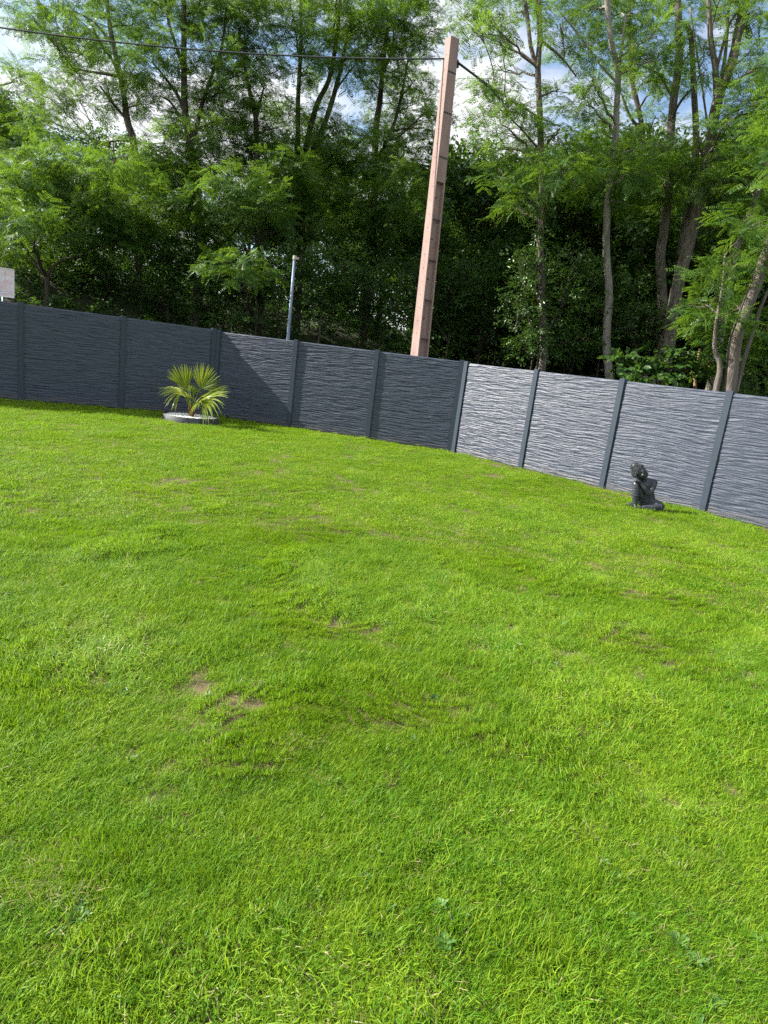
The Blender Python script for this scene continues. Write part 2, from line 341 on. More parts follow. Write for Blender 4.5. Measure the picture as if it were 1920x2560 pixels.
# ---------------------------------------------------------------- fence
def panel_mesh(w, h, seed):
    """cast slate-look panel: real ripples on the lawn side, a plain back, bevel-free edges hidden in the post grooves"""
    nu, nv = 76, 330; u = np.linspace(-w / 2, w / 2, nu); v = np.linspace(0, h, nv)
    U, V = np.meshgrid(u, v, indexing='ij'); s = seed * 13.7
    wx = U + .10 * (fbm(U * 3 + s, V * 6, 3) - .5); wv = V + .030 * (fbm(U * 2.2 + s, V * 3 + 5, 3) - .5) * 2 + .012 * np.sin(U * 2 + V * 3 + s)
    a = fbm(wx * 2.3 + s, wv * 36 + s, 2); b2 = fbm(wx * 5 + s + 50, wv * 62 + 9, 1) * 1.5
    rip = 1 - np.abs(2 * a / .75 - 1); rip2 = b2 / .75
    hgt = .0105 * rip ** 1.3 + .0065 * rip2 + .008 * fbm(U * 1.5 + s, V * 5, 2)
    edge = sstep(0, .03, V) * sstep(h, h - .02, V); hgt = hgt * edge
    front = np.stack([U, -.018 - hgt, V], -1).reshape(-1, 3)
    back = np.array([[-w / 2, .025, 0], [w / 2, .025, 0], [w / 2, .025, h], [-w / 2, .025, h]])
    Q = grid_quads(nu, nv); me = bpy.data.meshes.new('panel')
    fr = [tuple(q) for q in Q]; o = len(front)
    bot = [i * nv for i in range(nu)]; top = [i * nv + nv - 1 for i in range(nu)]; lf = list(range(nv)); rt = [(nu - 1) * nv + i for i in range(nv)]
    fr += [tuple(top) + (o + 2, o + 3), tuple(reversed(bot)) + (o, o + 1), tuple(reversed(lf))[::1] + (o, o + 3), tuple(rt) + (o + 2, o + 1), (o + 1, o, o + 3, o + 2)]
    me.from_pydata([tuple(p) for p in np.concatenate([front, back])], [], fr)
    me.polygons.foreach_set('use_smooth', [i < len(Q) for i in range(len(me.polygons))]); me.materials.append(M['slate']); me.update(); return me
def post_mesh(h):
    bm = bmesh.new(); bmesh.ops.create_cube(bm, size=1)
    bmesh.ops.scale(bm, vec=(.115, .125, h + .4), verts=bm.verts); bmesh.ops.translate(bm, vec=(0, 0, (h + .4) / 2 - .4), verts=bm.verts)
    bmesh.ops.bevel(bm, geom=list(bm.edges), offset=.009, segments=2, affect='EDGES')
    me = bpy.data.meshes.new('post'); bm.to_mesh(me); bm.free(); me.materials.append(M['post']); return me
def fence(P, H, label, seeds, wvar):
    P = np.array(P); d = unit(P[-1] - P[0]); ang = math.atan2(d[1], d[0])
    root = empty('concrete_fence', (*P[0], 0), label, 'fence', rz=ang)
    Lw = np.linalg.norm(P[1] - P[0]) - .115 + .03
    pm = post_mesh(H + .025); meshes = [panel_mesh(Lw, H - .012, s) for s in seeds]
    for i in range(len(P)):
        o = link('post', pm, root); o.location = (np.linalg.norm(P[i] - P[0]), 0, 0)
        o.rotation_euler = (rng.normal(0, .003), rng.normal(0, .003), 0)
    for i in range(len(P) - 1):
        o = link('panel', meshes[i % len(meshes)], root); o.location = (np.linalg.norm(P[i] - P[0]) + Lw / 2 + .0425, .0, -.0)
    return root
fence(PA, 2.065, 'dark blue grey slate look concrete fence run in full shade behind the palm', (1, 2), 0)
fence(PB, 2.035, 'slate look concrete fence run with a diagonal shadow in front of the utility pole', (3, 4, 5), 0)
fence(PC, 2.015, 'bright sunlit grey slate look concrete fence run behind the seated statue', (6, 7, 8), 0)

# ---------------------------------------------------------------- utility pole
def build_pole():
    b0 = atY(1048, 890, 17.0); t0 = atY(1131, 97, 17.0)
    k = (t0 - b0) / (t0[2] - b0[2]); base = b0 - k * (b0[2] - 0); H = t0[2]
    root = empty('utility_pole', (base[0], base[1], 0), 'tall tapering pink concrete utility pole with recessed face behind the fence', 'utility pole', rz=R(33))
    ml = Matrix.Rotation(-R(33), 3, 'Z') @ Vector((k[0], k[1], 0)); lean = np.array([ml.x, ml.y])
    def hw(z): f_ = z / H; return .175 - .055 * f_, .19 - .075 * f_      # half width of the recessed face, half depth
    zs_ch0, zs_ch1 = -.6, H * .665
    mb = MB()
    def ring(z, ch):
        a, d = hw(max(z, 0)); ox, oy = lean * z
        fl = a * .24; dp = .10 if ch else .0
        # outline, camera-facing face is -y ; channel in both broad faces
        p = [(-a, -d), (-a + fl, -d), (-a + fl + .02, -d + dp), (a - fl - .02, -d + dp), (a - fl, -d), (a, -d),
             (a, d), (a - fl, d), (a - fl - .02, d - dp), (-a + fl + .02, d - dp), (-a + fl, d), (-a, d)]
        return [(x + ox, y + oy, z) for x, y in p]
    lv = [(-.6, 1), (zs_ch1, 1), (zs_ch1 + .012, 0), (H, 0)]
    n = 12; v = []; f = []
    for z, c in lv: v += ring(z, c)
    for i in range(len(lv) - 1):
        for j in range(n): f.append((i * n + j, i * n + (j + 1) % n, (i + 1) * n + (j + 1) % n, (i + 1) * n + j))
    f.append(tuple((len(lv) - 1) * n + j for j in range(n)))
    mb.add(v, f); sh = mb.build('shaft', M['pink'], root)
    bv = sh.modifiers.new('bevel', 'BEVEL'); bv.width = .012; bv.segments = 2; bv.limit_method = 'ANGLE'
    # rungs across the channel, dark joint lines above, bolt holes
    for i, z in enumerate(np.arange(1.55, zs_ch1 - .3, .93)):
        a, d = hw(z); q = MB(); q.box((lean[0] * z + .03, lean[1] * z - d + .03, z), (a * .78, .018, .016)); q.build('rung', M['dark_iron'], root)
    for z in (zs_ch1 + .55, zs_ch1 + 1.5, zs_ch1 + 2.35):
        a, d = hw(z); q = MB(); q.box((lean[0] * z, lean[1] * z - d - .002, z), (a * .95, .006, .014)); q.build('strap', M['dark_iron'], root)
    for z in np.arange(2.05, zs_ch1 - .3, .93):
        a, d = hw(z); q = MB(); yy = lean[1] * z - d + .10
        q.tube([(lean[0] * z - .02, yy - .012, z), (lean[0] * z - .02, yy + .01, z)], .022, 8); q.build('bolt', M['dark_iron'], root)
    for z in np.arange(2.6, H - .2, .31):
        a, d = hw(z); q = MB(); xx = lean[0] * z - a
        q.tube([(xx - .004, lean[1] * z, z), (xx + .01, lean[1] * z, z)], .013, 6); q.build('plug', M['dark_iron'], root)
    q = MB(); z = H - .42; a, d = hw(z); q.box((lean[0] * z + a + .05, lean[1] * z, z), (.05, .03, .05)); q.tube([(lean[0] * z + a + .08, lean[1] * z - .04, z), (lean[0] * z + a + .08, lean[1] * z - .04, z - .12)], .03, 8)
    q.build('cable_clamp', M['dark_iron'], root)
    return base, k, H
pole_base, pole_k, pole_H = build_pole()
def wire(name, pts, r, label, m):
    P = np.array(pts); u = np.linspace(0, 1, len(P)); uu = np.linspace(0, 1, 60)
    c = np.stack([np.polyval(np.polyfit(u, P[:, i], 2), uu) for i in range(3)], 1)
    q = MB(); q.tube(c, r, 6); tag(q.build(name, m, None, True), label, 'cable')
pt = pole_base + pole_k * (pole_H - .42)
lw = [atY(x, y, 17.0) for x, y in ((1100, 137), (860, 140), (600, 132), (300, 106), (0, 69))]
ext = [lw[-1] + (lw[-1] - lw[-2]) * s + np.array([0, 0, .06 * s * s]) for s in (1, 2, 3)]
wire('overhead_cable', [pt + np.array([-.12, 0, -.02])] + lw[1:] + ext, .018, 'thin grey overhead cable stretched across the sky from the pole toward the sign', M['wire_steel'])
r0_ = pt + np.array([.16, -.04, -.05]); r1_ = atY(1400, 316, 31)
rw = [r0_ + (r1_ - r0_) * u_ - np.array([0, 0, .5 * u_ * (1 - u_)]) for u_ in np.linspace(0, 1, 9)]
wire('overhead_cable', rw, .027, 'thick black overhead cable running from the pole back into the trees', M['wire'])

# ---------------------------------------------------------------- lamp pole and sign behind the fence
b0 = atY(722, 845, 17.6); t0 = atY(731, 652, 17.6)
rt_ = empty('metal_post', (b0[0], b0[1], 0), 'slim pale blue grey galvanised metal post with small fitting, behind the fence', 'post')
zt = t0[2]; q = MB(); q.tube([(0, 0, -.4), (0, 0, 1), (-.02, 0, zt * .6), (-.03, 0, zt)], [.062, .055, .045, .036], 12); q.build('tube', M['metal'], rt_, True)
q = MB(); q.tube([(-.03, 0, zt), (-.03, 0, zt + .05), (-.03, 0, zt + .13)], [.03, .05, .045], 10); q.box((.02, -.01, zt + .07), (.06, .035, .028)); q.build('fitting', M['stone'], rt_)
s0 = atY(8, 742, 15.2)
sr_ = empty('sign_board', (s0[0], s0[1], 0), 'faded white sign board on a thin metal post above the shaded fence', 'sign', rz=R(24))
q = MB(); q.tube([(0, 0, -.3), (0, 0, s0[2] + .6)], .03, 10); q.build('post', M['metal'], sr_, True)
sb = MB(); sb.box((-.10, -.05, s0[2] + .31), (.33, .012, .31)); sbo = sb.build('board', [M['sign']], sr_)
for (cx, cz, hx, hz) in ((-.10, .615, .33, .008), (-.10, .005, .33, .008), (.222, .31, .008, .31), (-.422, .31, .008, .31)):
    q = MB(); q.box((cx, -.068, s0[2] + cz), (hx, .006, hz)); q.build('frame', M['sign_edge'], sbo)
for (cx, cz, hx, hz) in ((.05, .45, .006, .10), (.05, .35, .03, .006), (-.06, .42, .05, .004), (-.02, .12, .2, .004), (-.05, .075, .17, .004), (.14, .25, .004, .06)):
    q = MB(); q.box((cx, -.0635, s0[2] + cz), (hx, .0012, hz)); q.build('print_mark', M['print'], sbo)

# ---------------------------------------------------------------- palm in its ring of white pebbles
pc = ground(477, 1052); PZ = float(lawn_z(pc[0], pc[1]))
RR = .60
q = MB(); n = 64; v = []; f = []
for rad, z in ((RR, -.06), (RR, .135), (RR - .008, .139), (RR - .02, .135), (RR - .02, -.06)):
    v += [(rad * math.cos(2 * math.pi * i / n), rad * math.sin(2 * math.pi * i / n), z) for i in range(n)]
for k in range(4): f += [(k * n + i, k * n + (i + 1) % n, (k + 1) * n + (i + 1) % n, (k + 1) * n + i) for i in range(n)]
q.add(v, f); ring_o = q.build('planter_ring', M['edging'], None, True); ring_o.location = (pc[0], pc[1], PZ)
tag(ring_o, 'low round dark grey metal edging ring around the palm on the lawn', 'planter')
ico = bmesh.new(); bmesh.ops.create_icosphere(ico, subdivisions=1, radius=1); iv = np.array([v_.co[:] for v_ in ico.verts]); iff = np.array([[v_.index for v_ in f_.verts] for f_ in ico.faces]); ico.free()
npb = 2600; th = rng.uniform(0, 2 * math.pi, npb); rr_ = (RR - .04) * np.sqrt(rng.random(npb)); keep = rr_ > .075; th, rr_ = th[keep], rr_[keep]; npb = len(th)
sz = rng.uniform(.009, .02, npb); V = iv[None] * (sz[:, None, None] * rng.uniform(.65, 1.25, (npb, 1, 3))) + np.stack([rr_ * np.cos(th), rr_ * np.sin(th), .078 + rng.uniform(0, .024, npb) + .012 * rng.random(npb)], 1)[:, None]
Fq = (iff[None] + np.arange(npb)[:, None, None] * len(iv)).reshape(-1, 3)
po = tag(link('white_pebbles', np_mesh('white_pebbles', V.reshape(-1, 3), Fq, M['pebble'])), 'white decorative pebbles filling the ring around the palm', 'pebbles', kind='stuff'); po.location = (pc[0], pc[1], PZ)
q = MB(); q.add([((RR - .015) * math.cos(2 * math.pi * i / 48), (RR - .015) * math.sin(2 * math.pi * i / 48), .072) for i in range(48)], [tuple(range(48))])
po2 = tag(q.build('pebble_bed', M['pebble']), kind='structure'); po2.location = (pc[0], pc[1], PZ)

palm = empty('fan_palm', (pc[0], pc[1], PZ), 'small fan palm with yellow green fronds in a ring of white pebbles', 'palm'); palm.scale = (1.12, 1.12, 1.06)
q = MB(); zz_ = np.linspace(.0, .30, 9); q.tube([(.012 * math.sin(z * 9), 0, z) for z in zz_], [.046, .044, .040, .042, .038, .04, .036, .032, .024], 12, wob=.12)
for i in range(26):
    a = i * 2.4; z = .08 + i * .008; rad = .035; d = np.array([math.cos(a), math.sin(a), 0])
    q.tube([d * rad * .7 + [0, 0, z], d * (rad + .012) + [0, 0, z + .05], d * (rad + .03) + [0, 0, z + .10]], [.014, .011, .004], 5)
q.build('trunk', M['palm_trunk'], palm, True)
def frond(hub, dirv, normal, Rl, spread, nseg, droop, seed):
    g = np.random.default_rng(seed); hub = np.array(hub, float); d = unit(np.array(dirv, float)); nn = np.array(normal, float); nn = unit(nn - d * (nn @ d)); sd = np.cross(d, nn)
    q = MB(); p0 = np.array([hub[0] * .12, hub[1] * .12, .22]); c = (p0 + hub) / 2 + np.array([-hub[0] * .18, -hub[1] * .18, .06])
    u = np.linspace(0, 1, 10)[:, None]; q.tube((1 - u) ** 2 * p0 + 2 * u * (1 - u) * c + u * u * hub, np.linspace(.012, .006, 10), 6)
    for i in range(nseg):
        ph = R(spread) * ((i + .5) / nseg - .5) + g.normal(0, .02); L = Rl * (1 - .22 * abs(2 * (i + .5) / nseg - 1) ** 2) * g.uniform(.9, 1.06)
        a = unit(d * math.cos(ph) + sd * math.sin(ph) + nn * (.10 + .12 * math.cos(ph * 2)) * (1 if i % 2 else .8)); s = unit(np.cross(nn, a)); up = np.cross(a, s)
        k = 8; uu = np.linspace(0, 1, k); dr = droop * g.uniform(.6, 1.4) * (.5 + abs(ph) / 1.6)
        P = hub + a * (L * uu)[:, None] + np.array([0, 0, -1]) * (dr * L * np.clip(uu - .35, 0, 1) ** 2)[:, None]
        wd = .025 * np.array([.15, .45, .75, .95, 1, .8, .5, .06]) * (Rl / .5); fold = .35
        v = []
        for j in range(k): v += [P[j] - s * wd[j] / 2 + up * wd[j] * fold, P[j], P[j] + s * wd[j] / 2 + up * wd[j] * fold]
        f = []
        for j in range(k - 1): f += [(3 * j, 3 * j + 1, 3 * j + 4, 3 * j + 3), (3 * j + 1, 3 * j + 2, 3 * j + 5, 3 * j + 4)]
        q.add(v, f)
    q.build('frond', M['palm'], palm)
frond((-.10, -.02, .66), (-.46, .1, .88), (.25, -1, .1), .56, 80, 18, .06, 1)
frond((.17, -.05, .70), (.42, .0, .90), (-.1, -1, .3), .56, 125, 24, .08, 2)
frond((-.20, -.06, .57), (-.85, -.25, .05), (-.1, -.5, .9), .46, 165, 22, .95, 3)
frond((.24, -.12, .46), (.88, -.15, .40), (-.3, -.55, .8), .74, 150, 26, .85, 4)
frond((.14, .16, .52), (.75, .55, .25), (-.3, -.2, .9), .56, 160, 24, 1.0, 5)
frond((-.10, .16, .60), (-.5, .8, .35), (.2, -.3, .9), .48, 150, 22, .7, 6)
frond((.16, -.14, .42), (.7, -.6, .25), (-.3, -.4, .85), .44, 140, 20, .7, 7)
frond((.03, -.01, .48), (.05, .0, 1), (.2, -1, 0), .26, 22, 6, .02, 8)
frond((-.04, -.16, .50), (-.2, -.8, .4), (0, -.3, .9), .36, 140, 18, .6, 9)

# ---------------------------------------------------------------- statue
def ell(mb_bm, c, r, ax=None):
    m_ = Matrix.Translation(c)
    if ax is not None: m_ = m_ @ Vector(ax).to_track_quat('Z', 'Y').to_matrix().to_4x4()
    bmesh.ops.create_icosphere(mb_bm, subdivisions=3, radius=1, matrix=m_ @ Matrix.Diagonal((*r, 1)))
def caps(bm, pts, rad, n=14):
    pts = [Vector(p) for p in pts]
    for i in range(len(pts) - 1):
        a, b_ = pts[i], pts[i + 1]; L = (b_ - a).length; k = max(3, int(L / (min(rad[i], rad[i + 1]) * .3)) + 1)
        for j in range(k + 1):
            u = j / k; bmesh.ops.create_icosphere(bm, subdivisions=2, radius=rad[i] * (1 - u) + rad[i + 1] * u, matrix=Matrix.Translation(a.lerp(b_, u)))
def remesh(bm, name, voxel, smooth, m):
    me = bpy.data.meshes.new(name); bm.to_mesh(me); bm.free(); o = bpy.data.objects.new('tmp', me); COL.objects.link(o)
    md = o.modifiers.new('r', 'REMESH'); md.mode = 'VOXEL'; md.voxel_size = voxel; md.use_smooth_shade = True
    s = o.modifiers.new('s', 'SMOOTH'); s.iterations = smooth; s.factor = .5
    dg = bpy.context.evaluated_depsgraph_get(); out = bpy.data.meshes.new_from_object(o.evaluated_get(dg)); out.name = name
    bpy.data.objects.remove(o); bpy.data.meshes.remove(me); out.materials.clear(); out.materials.append(m); return out
sp = ground(1612, 1272); STZ = float(lawn_z(sp[0], sp[1]))
statue = empty('seated_statue', (sp[0] + .02, sp[1], STZ + .022), 'dark grey resin statue of a seated figure resting its head on a raised knee', 'statue', rz=R(-14))
bm = bmesh.new()
ell(bm, (.0, .06, .10), (.155, .125, .10)); caps(bm, [(0, .06, .12), (-.03, .045, .26), (-.075, .02, .38)], [.125, .105, .115])
ell(bm, (-.075, .02, .395), (.135, .085, .085)); caps(bm, [(.035, .02, .435), (-.165, .01, .435)], [.052, .055])
caps(bm, [(-.10, .0, .44), (-.175, -.02, .50)], [.05, .045])
HC = Vector((-.225, -.035, .558)); HU = Vector((-.50, -.02, .86)).normalized(); HF = Vector((.78, -.52, .30)); HF = (HF - HU * HF.dot(HU)).normalized(); HS = HU.cross(HF)
Mh = Matrix((HS, HF, HU)).transposed() * 1.33
def hp(x, y, z): return tuple(HC + Mh @ Vector((x, y, z)))
def hell(c, r):
    bmesh.ops.create_icosphere(bm, subdivisions=3, radius=1, matrix=Matrix.Translation(hp(*c)) @ Mh.to_4x4() @ Matrix.Diagonal((*r, 1)))
hell((0, 0, .02), (.073, .083, .085)); hell((0, .022, -.028), (.058, .062, .068)); hell((0, .05, -.078), (.028, .026, .024))       # skull, jaw, chin
caps(bm, [hp(0, .078, .012), hp(0, .092, -.016), hp(0, .101, -.034)], [.010, .012, .014]); hell((0, .088, -.038), (.017, .012, .009))   # nose
caps(bm, [hp(-.018, .083, -.056), hp(0, .090, -.054), hp(.018, .083, -.056)], [.006, .008, .006]); caps(bm, [hp(-.014, .082, -.066), hp(0, .087, -.068), hp(.014, .082, -.066)], [.006, .008, .006])
for s in (-1, 1):
    caps(bm, [hp(s * .012, .088, .022), hp(s * .032, .082, .026), hp(s * .05, .064, .016)], [.006, .007, .005])          # brow
    hell((s * .031, .074, .002), (.017, .012, .009)); caps(bm, [hp(s * .014, .082, -.006), hp(s * .031, .084, -.009), hp(s * .048, .068, -.004)], [.003, .004, .003])   # closed eyes
    caps(bm, [hp(s * .072, -.004, .02), hp(s * .080, -.012, -.005), hp(s * .074, -.004, -.04), hp(s * .068, .002, -.07)], [.013, .015, .011, .012])   # long ears
    hell((s * .036, .058, -.034), (.024, .022, .024))
# raised leg (left in view), folded leg, feet with toes
caps(bm, [(-.07, .02, .12), (-.17, -.03, .26), (-.235, -.065, .365)], [.085, .078, .062]); caps(bm, [(-.235, -.07, .36), (-.215, -.105, .20), (-.195, -.12, .04)], [.062, .058, .036])
caps(bm, [(-.195, -.11, .03), (-.185, -.20, .02)], [.036, .026])
for i in range(5): caps(bm, [(-.208 + i * .0125, -.20, .016), (-.210 + i * .0135, -.228 + .006 * abs(i - 1), .012)], [.0095, .0085 - i * .0006])
caps(bm, [(.02, .03, .09), (.13, .0, .085), (.20, -.045, .075)], [.10, .085, .068]); caps(bm, [(.195, -.06, .07), (.09, -.125, .05), (-.05, -.15, .04)], [.065, .05, .034])
caps(bm, [(-.05, -.15, .032), (-.115, -.165, .022)], [.032, .024])
for i in range(5): caps(bm, [(-.115, -.182 + i * .011, .020), (-.138 + .003 * i, -.186 + i * .012, .016)], [.009, .008])
# arms: near arm bends up, both hands stacked on the knee under the cheek
caps(bm, [(.045, .015, .43), (.025, -.035, .34), (-.015, -.085, .255)], [.05, .047, .040]); caps(bm, [(-.015, -.09, .255), (-.10, -.115, .335), (-.175, -.115, .41)], [.041, .034, .025])
ell(bm, (-.195, -.112, .425), (.030, .018, .036), (-.6, 0, .8))
for i in range(4):
    y0 = -.128 + i * .015
    caps(bm, [(-.205, y0, .445 - .004 * i), (-.232, y0 - .004, .452 - .004 * i), (-.256, y0 - .002, .436 - .004 * i), (-.266, y0, .418 - .003 * i)], [.0095, .009, .0085, .0075])
caps(bm, [(-.185, -.13, .418), (-.205, -.148, .43), (-.226, -.150, .436)], [.010, .0095, .008])
caps(bm, [(-.17, .015, .42), (-.245, .0, .35), (-.27, -.03, .37)], [.052, .042, .034]); caps(bm, [(-.27, -.03, .37), (-.245, -.06, .425)], [.03, .026])
for i in range(4): caps(bm, [(-.235 + i * .013, -.075, .432), (-.228 + i * .013, -.105, .430), (-.226 + i * .012, -.122, .415)], [.009, .0085, .0075])
ell(bm, (-.235, .02, .02), (.085, .07, .022))                                  # trailing hem on the ground
body = link('body', remesh(bm, 'body', .0052, 2, M['statue']), statue)
# robe: folds as rolled ridges following the limbs
bm = bmesh.new()
def fold(pts, r):
    P = np.array(pts, float); u = np.linspace(0, 1, len(P)); uu = np.linspace(0, 1, 22)
    c = np.stack([np.polyval(np.polyfit(u, P[:, i], min(3, len(P) - 1)), uu) for i in range(3)], 1)
    for j, p in enumerate(c): bmesh.ops.create_icosphere(bm, subdivisions=1, radius=r * (.55 + .45 * math.sin(math.pi * j / 21)), matrix=Matrix.Translation(p))
for i in range(5):                                                            # U-shaped folds hanging on the raised shin
    z = .335 - i * .04; w_ = .056 + .001 * i; cx = -.233 + i * .005; cy = -.075 - i * .009
    fold([(cx - w_, cy + .01, z + .03), (cx - w_ * .7, cy - .045, z - .005), (cx, cy - .064, z - .028), (cx + w_ * .7, cy - .045, z - .005), (cx + w_, cy + .01, z + .03)], .0095)
for i in range(6):                                                            # folds swinging across the lap
    z = .235 - i * .03; fold([(-.15, -.075 - .006 * i, z - .02), (-.09, -.095, z - .055), (-.01, -.085 - .004 * i, z - .055), (.075 + .012 * i, -.045 - .006 * i, z + .0)], .0095)
for i in range(5):                                                            # folds over the folded knee and shin
    fold([(.225 - i * .035, -.02 - .01 * i, .125 - .006 * i), (.235 - i * .045, -.085 - .008 * i, .105 - .006 * i), (.205 - i * .045, -.125 - .006 * i, .05), (.17 - i * .045, -.13 - .008 * i, .015)], .0095)
fold([(-.215, .03, .45), (-.20, -.05, .455), (-.16, -.075, .42), (-.13, -.08, .30), (-.12, -.08, .20)], .016); fold([(-.235, .03, .43), (-.225, -.04, .44), (-.18, -.07, .40), (-.15, -.08, .30), (-.14, -.08, .2)], .013)
fold([(-.09, -.16, .028), (-.03, -.185, .02), (.05, -.175, .02), (.13, -.155, .02), (.18, -.11, .02)], .016)
link('robe', remesh(bm, 'robe', .0045, 1, M['statue']), statue)
q = MB(); nC = 420
for i in range(nC):                                                           # snail-curl hair and topknot
    z = 1 - 2 * (i + .5) / nC; a = i * 2.399963; rr2 = math.sqrt(1 - z * z); p = np.array([rr2 * math.cos(a), rr2 * math.sin(a), z])
    if p[1] * .9 - p[2] * .75 > .28: continue
    if p[2] < -.75: continue
    c = hp(*(p * np.array([.078, .088, .09]) + [0, 0, .022])); q.add(np.array(c) + iv * .0095, [tuple(x) for x in iff])
for i in range(70):
    z = 1 - 1.1 * (i + .5) / 70; a = i * 2.399963; rr2 = math.sqrt(max(0, 1 - z * z)); p = np.array([rr2 * math.cos(a), rr2 * math.sin(a), z])
    c = hp(*(p * np.array([.052, .055, .052]) + [0, -.022, .086])); q.add(np.array(c) + iv * .0085, [tuple(x) for x in iff])
bmh = bmesh.new(); bmesh.ops.create_icosphere(bmh, subdivisions=3, radius=1, matrix=Matrix.Translation(hp(0, -.022, .088)) @ Mh.to_4x4() @ Matrix.Diagonal((.05, .053, .050, 1)))
q.add([v_.co[:] for v_ in bmh.verts], [tuple(v_.index for v_ in f_.verts) for f_ in bmh.faces]); bmh.free()
q.build('hair', M['statue'], statue, True)

# ---------------------------------------------------------------- trees
def sprig_rot(dirs, roll_s=.5, g=rng):
    yaw = np.arctan2(dirs[:, 1], dirs[:, 0]); pit = np.arcsin(np.clip(dirs[:, 2], -1, 1))
    return np.stack([g.normal(0, roll_s, len(dirs)), -pit, yaw], 1)
def fill(c, r, n, g, shell=2.0):
    d = unit(g.normal(size=(n, 3))); d[:, 2] = np.where(d[:, 2] < 0, d[:, 2] * .8, d[:, 2])
    rad = g.random(n) ** (1 / shell) * g.uniform(.85, 1.2, n)
    # lumpy outline: push in and out by direction, and drop leaves out of random hollows
    lump = .75 + .5 * fbm(d[:, 0] * 2 + c[0] * 3 + 50, d[:, 2] * 2 + c[2] * 3 + 50, 2)
    P = np.array(c) + d * np.array(r) * (rad * lump)[:, None]
    ax = unit(d * np.array([1, 1, .25]) + g.normal(0, .55, (n, 3)) * np.array([1, 1, .6]) + np.array([0, 0, -.12]))
    return P, ax
def limb(mb, a, b, r0, r1, g, sag=.12, n=7):
    a = np.array(a); b = np.array(b); L = np.linalg.norm(b - a); u = np.linspace(0, 1, 9)[:, None]
    c = (a + b) / 2 + np.array([0, 0, sag * L]) + g.normal(0, .05 * L, 3)
    P = (1 - u) ** 2 * a + 2 * u * (1 - u) * c + u * u * b; P[1:-1] += g.normal(0, .018 * L, (7, 3))
    mb.tube(P, np.linspace(r0, r1, 9), n, cap=False); return P
def smooth_line(P, k=5):
    P = np.asarray(P, float); out = []
    for i in range(len(P) - 1):
        p0 = P[max(i - 1, 0)]; p1 = P[i]; p2 = P[i + 1]; p3 = P[min(i + 2, len(P) - 1)]
        for u in np.linspace(0, 1, k, endpoint=False): out.append(.5 * ((2 * p1) + (-p0 + p2) * u + (2 * p0 - 5 * p1 + 4 * p2 - p3) * u * u + (-p0 + 3 * p1 - 3 * p2 + p3) * u ** 3))
    return np.array(out + [P[-1]])
def tree(name, label, cat, Y, stems, clumps, bark='bark', coll=C_LOC, dens=34, seed=0, scale=1.0, group=None, flatk=.8, dvar=.9, up_rise=0):
    """stems: ([(px,py[,dY])..] from foot to top, r_foot, r_top); clumps: (px,py,rx,ry[,dY]) in photo pixels at the depth of the tree"""
    g = np.random.default_rng(1000 + seed)
    nodes = []; lines = []
    for pts, r0, r1 in stems:
        P = np.array([atY(p[0], p[1], Y + (p[2] if len(p) > 2 else 0)) for p in pts]); lines.append((P, r0, r1))
    P0 = lines[0][0][0]; gz = float(terr(P0[0], P0[1])); base = np.array([P0[0], P0[1], gz])
    root = empty(name, base, label, cat, group); mb = MB()
    for i, (P, r0, r1) in enumerate(lines):
        if i == 0 or P[0][2] < gz + 1.2 + up_rise and i > 0 and up_rise:
            z0 = float(terr(P[0][0], P[0][1]))
            if P[0][2] > z0 + .2: P = np.vstack([[P[0][0] + g.normal(0, .05), P[0][1], z0 - .3], P])
            else: P[0][2] = z0 - .3
        L = smooth_line(P, 5); u = np.linspace(0, 1, len(L)); rad = r0 * (1 - u) + r1 * u
        rad = rad * (1 + .35 * np.exp(-(L[:, 2] - L[0, 2]) / .35)) if i == 0 else rad
        mb.tube(L - base, rad, 10, wob=.035); nodes.append(np.column_stack([L, rad]))
    nodes = np.concatenate(nodes); PP = []; AX = []
    for cl in clumps:
        x, y, rx, ry = cl[:4]; d_ = cl[4] if len(cl) > 4 else g.normal(0, dvar)
        c = atY(x, y, Y + d_); k = np.linalg.norm(c - EYE) / F; r = np.array([rx * k, min(rx, 1.6 * ry) * k * .9, ry * k])
        dist = np.linalg.norm(nodes[:, :3] - c, axis=1) + 2.2 * np.clip(nodes[:, 2] - (c[2] - .35 * dist_h(nodes, c)), 0, None)
        j = int(np.argmin(dist)); a = nodes[j, :3]; r0 = min(nodes[j, 3] * .6, .02 + .016 * np.linalg.norm(c - a))
        LP = limb(mb, a - base, c - base, max(r0, .014), .012, g, .06)
        for _ in range(5):
            e = c + unit(g.normal(size=3)) * r * .75; s = LP[g.integers(4, 9)]; limb(mb, s, e - base, .012, .004, g, .04, 5)
        area = math.pi * r[0] * r[2]; thin = 1 - .45 * float(sstep(430, 250, y)) if coll is C_LOC else 1; n = int(dens * thin * area / scale ** 2 * g.uniform(.8, 1.2)) + 6
        P, A = fill(c, r, n, g); PP.append(P); AX.append(A)
    mb.build('trunk', M[bark], root, True)
    P = np.concatenate(PP); A = np.concatenate(AX); n = len(P)
    scatter('crown', coll, P - base, sprig_rot(A, .5, g), g.uniform(.75, 1.3, n) * scale, g.integers(0, NPROTO[coll.name], n), root)
    return root, base
def dist_h(nodes, c): return np.hypot(nodes[:, 0] - c[0], nodes[:, 1] - c[1])

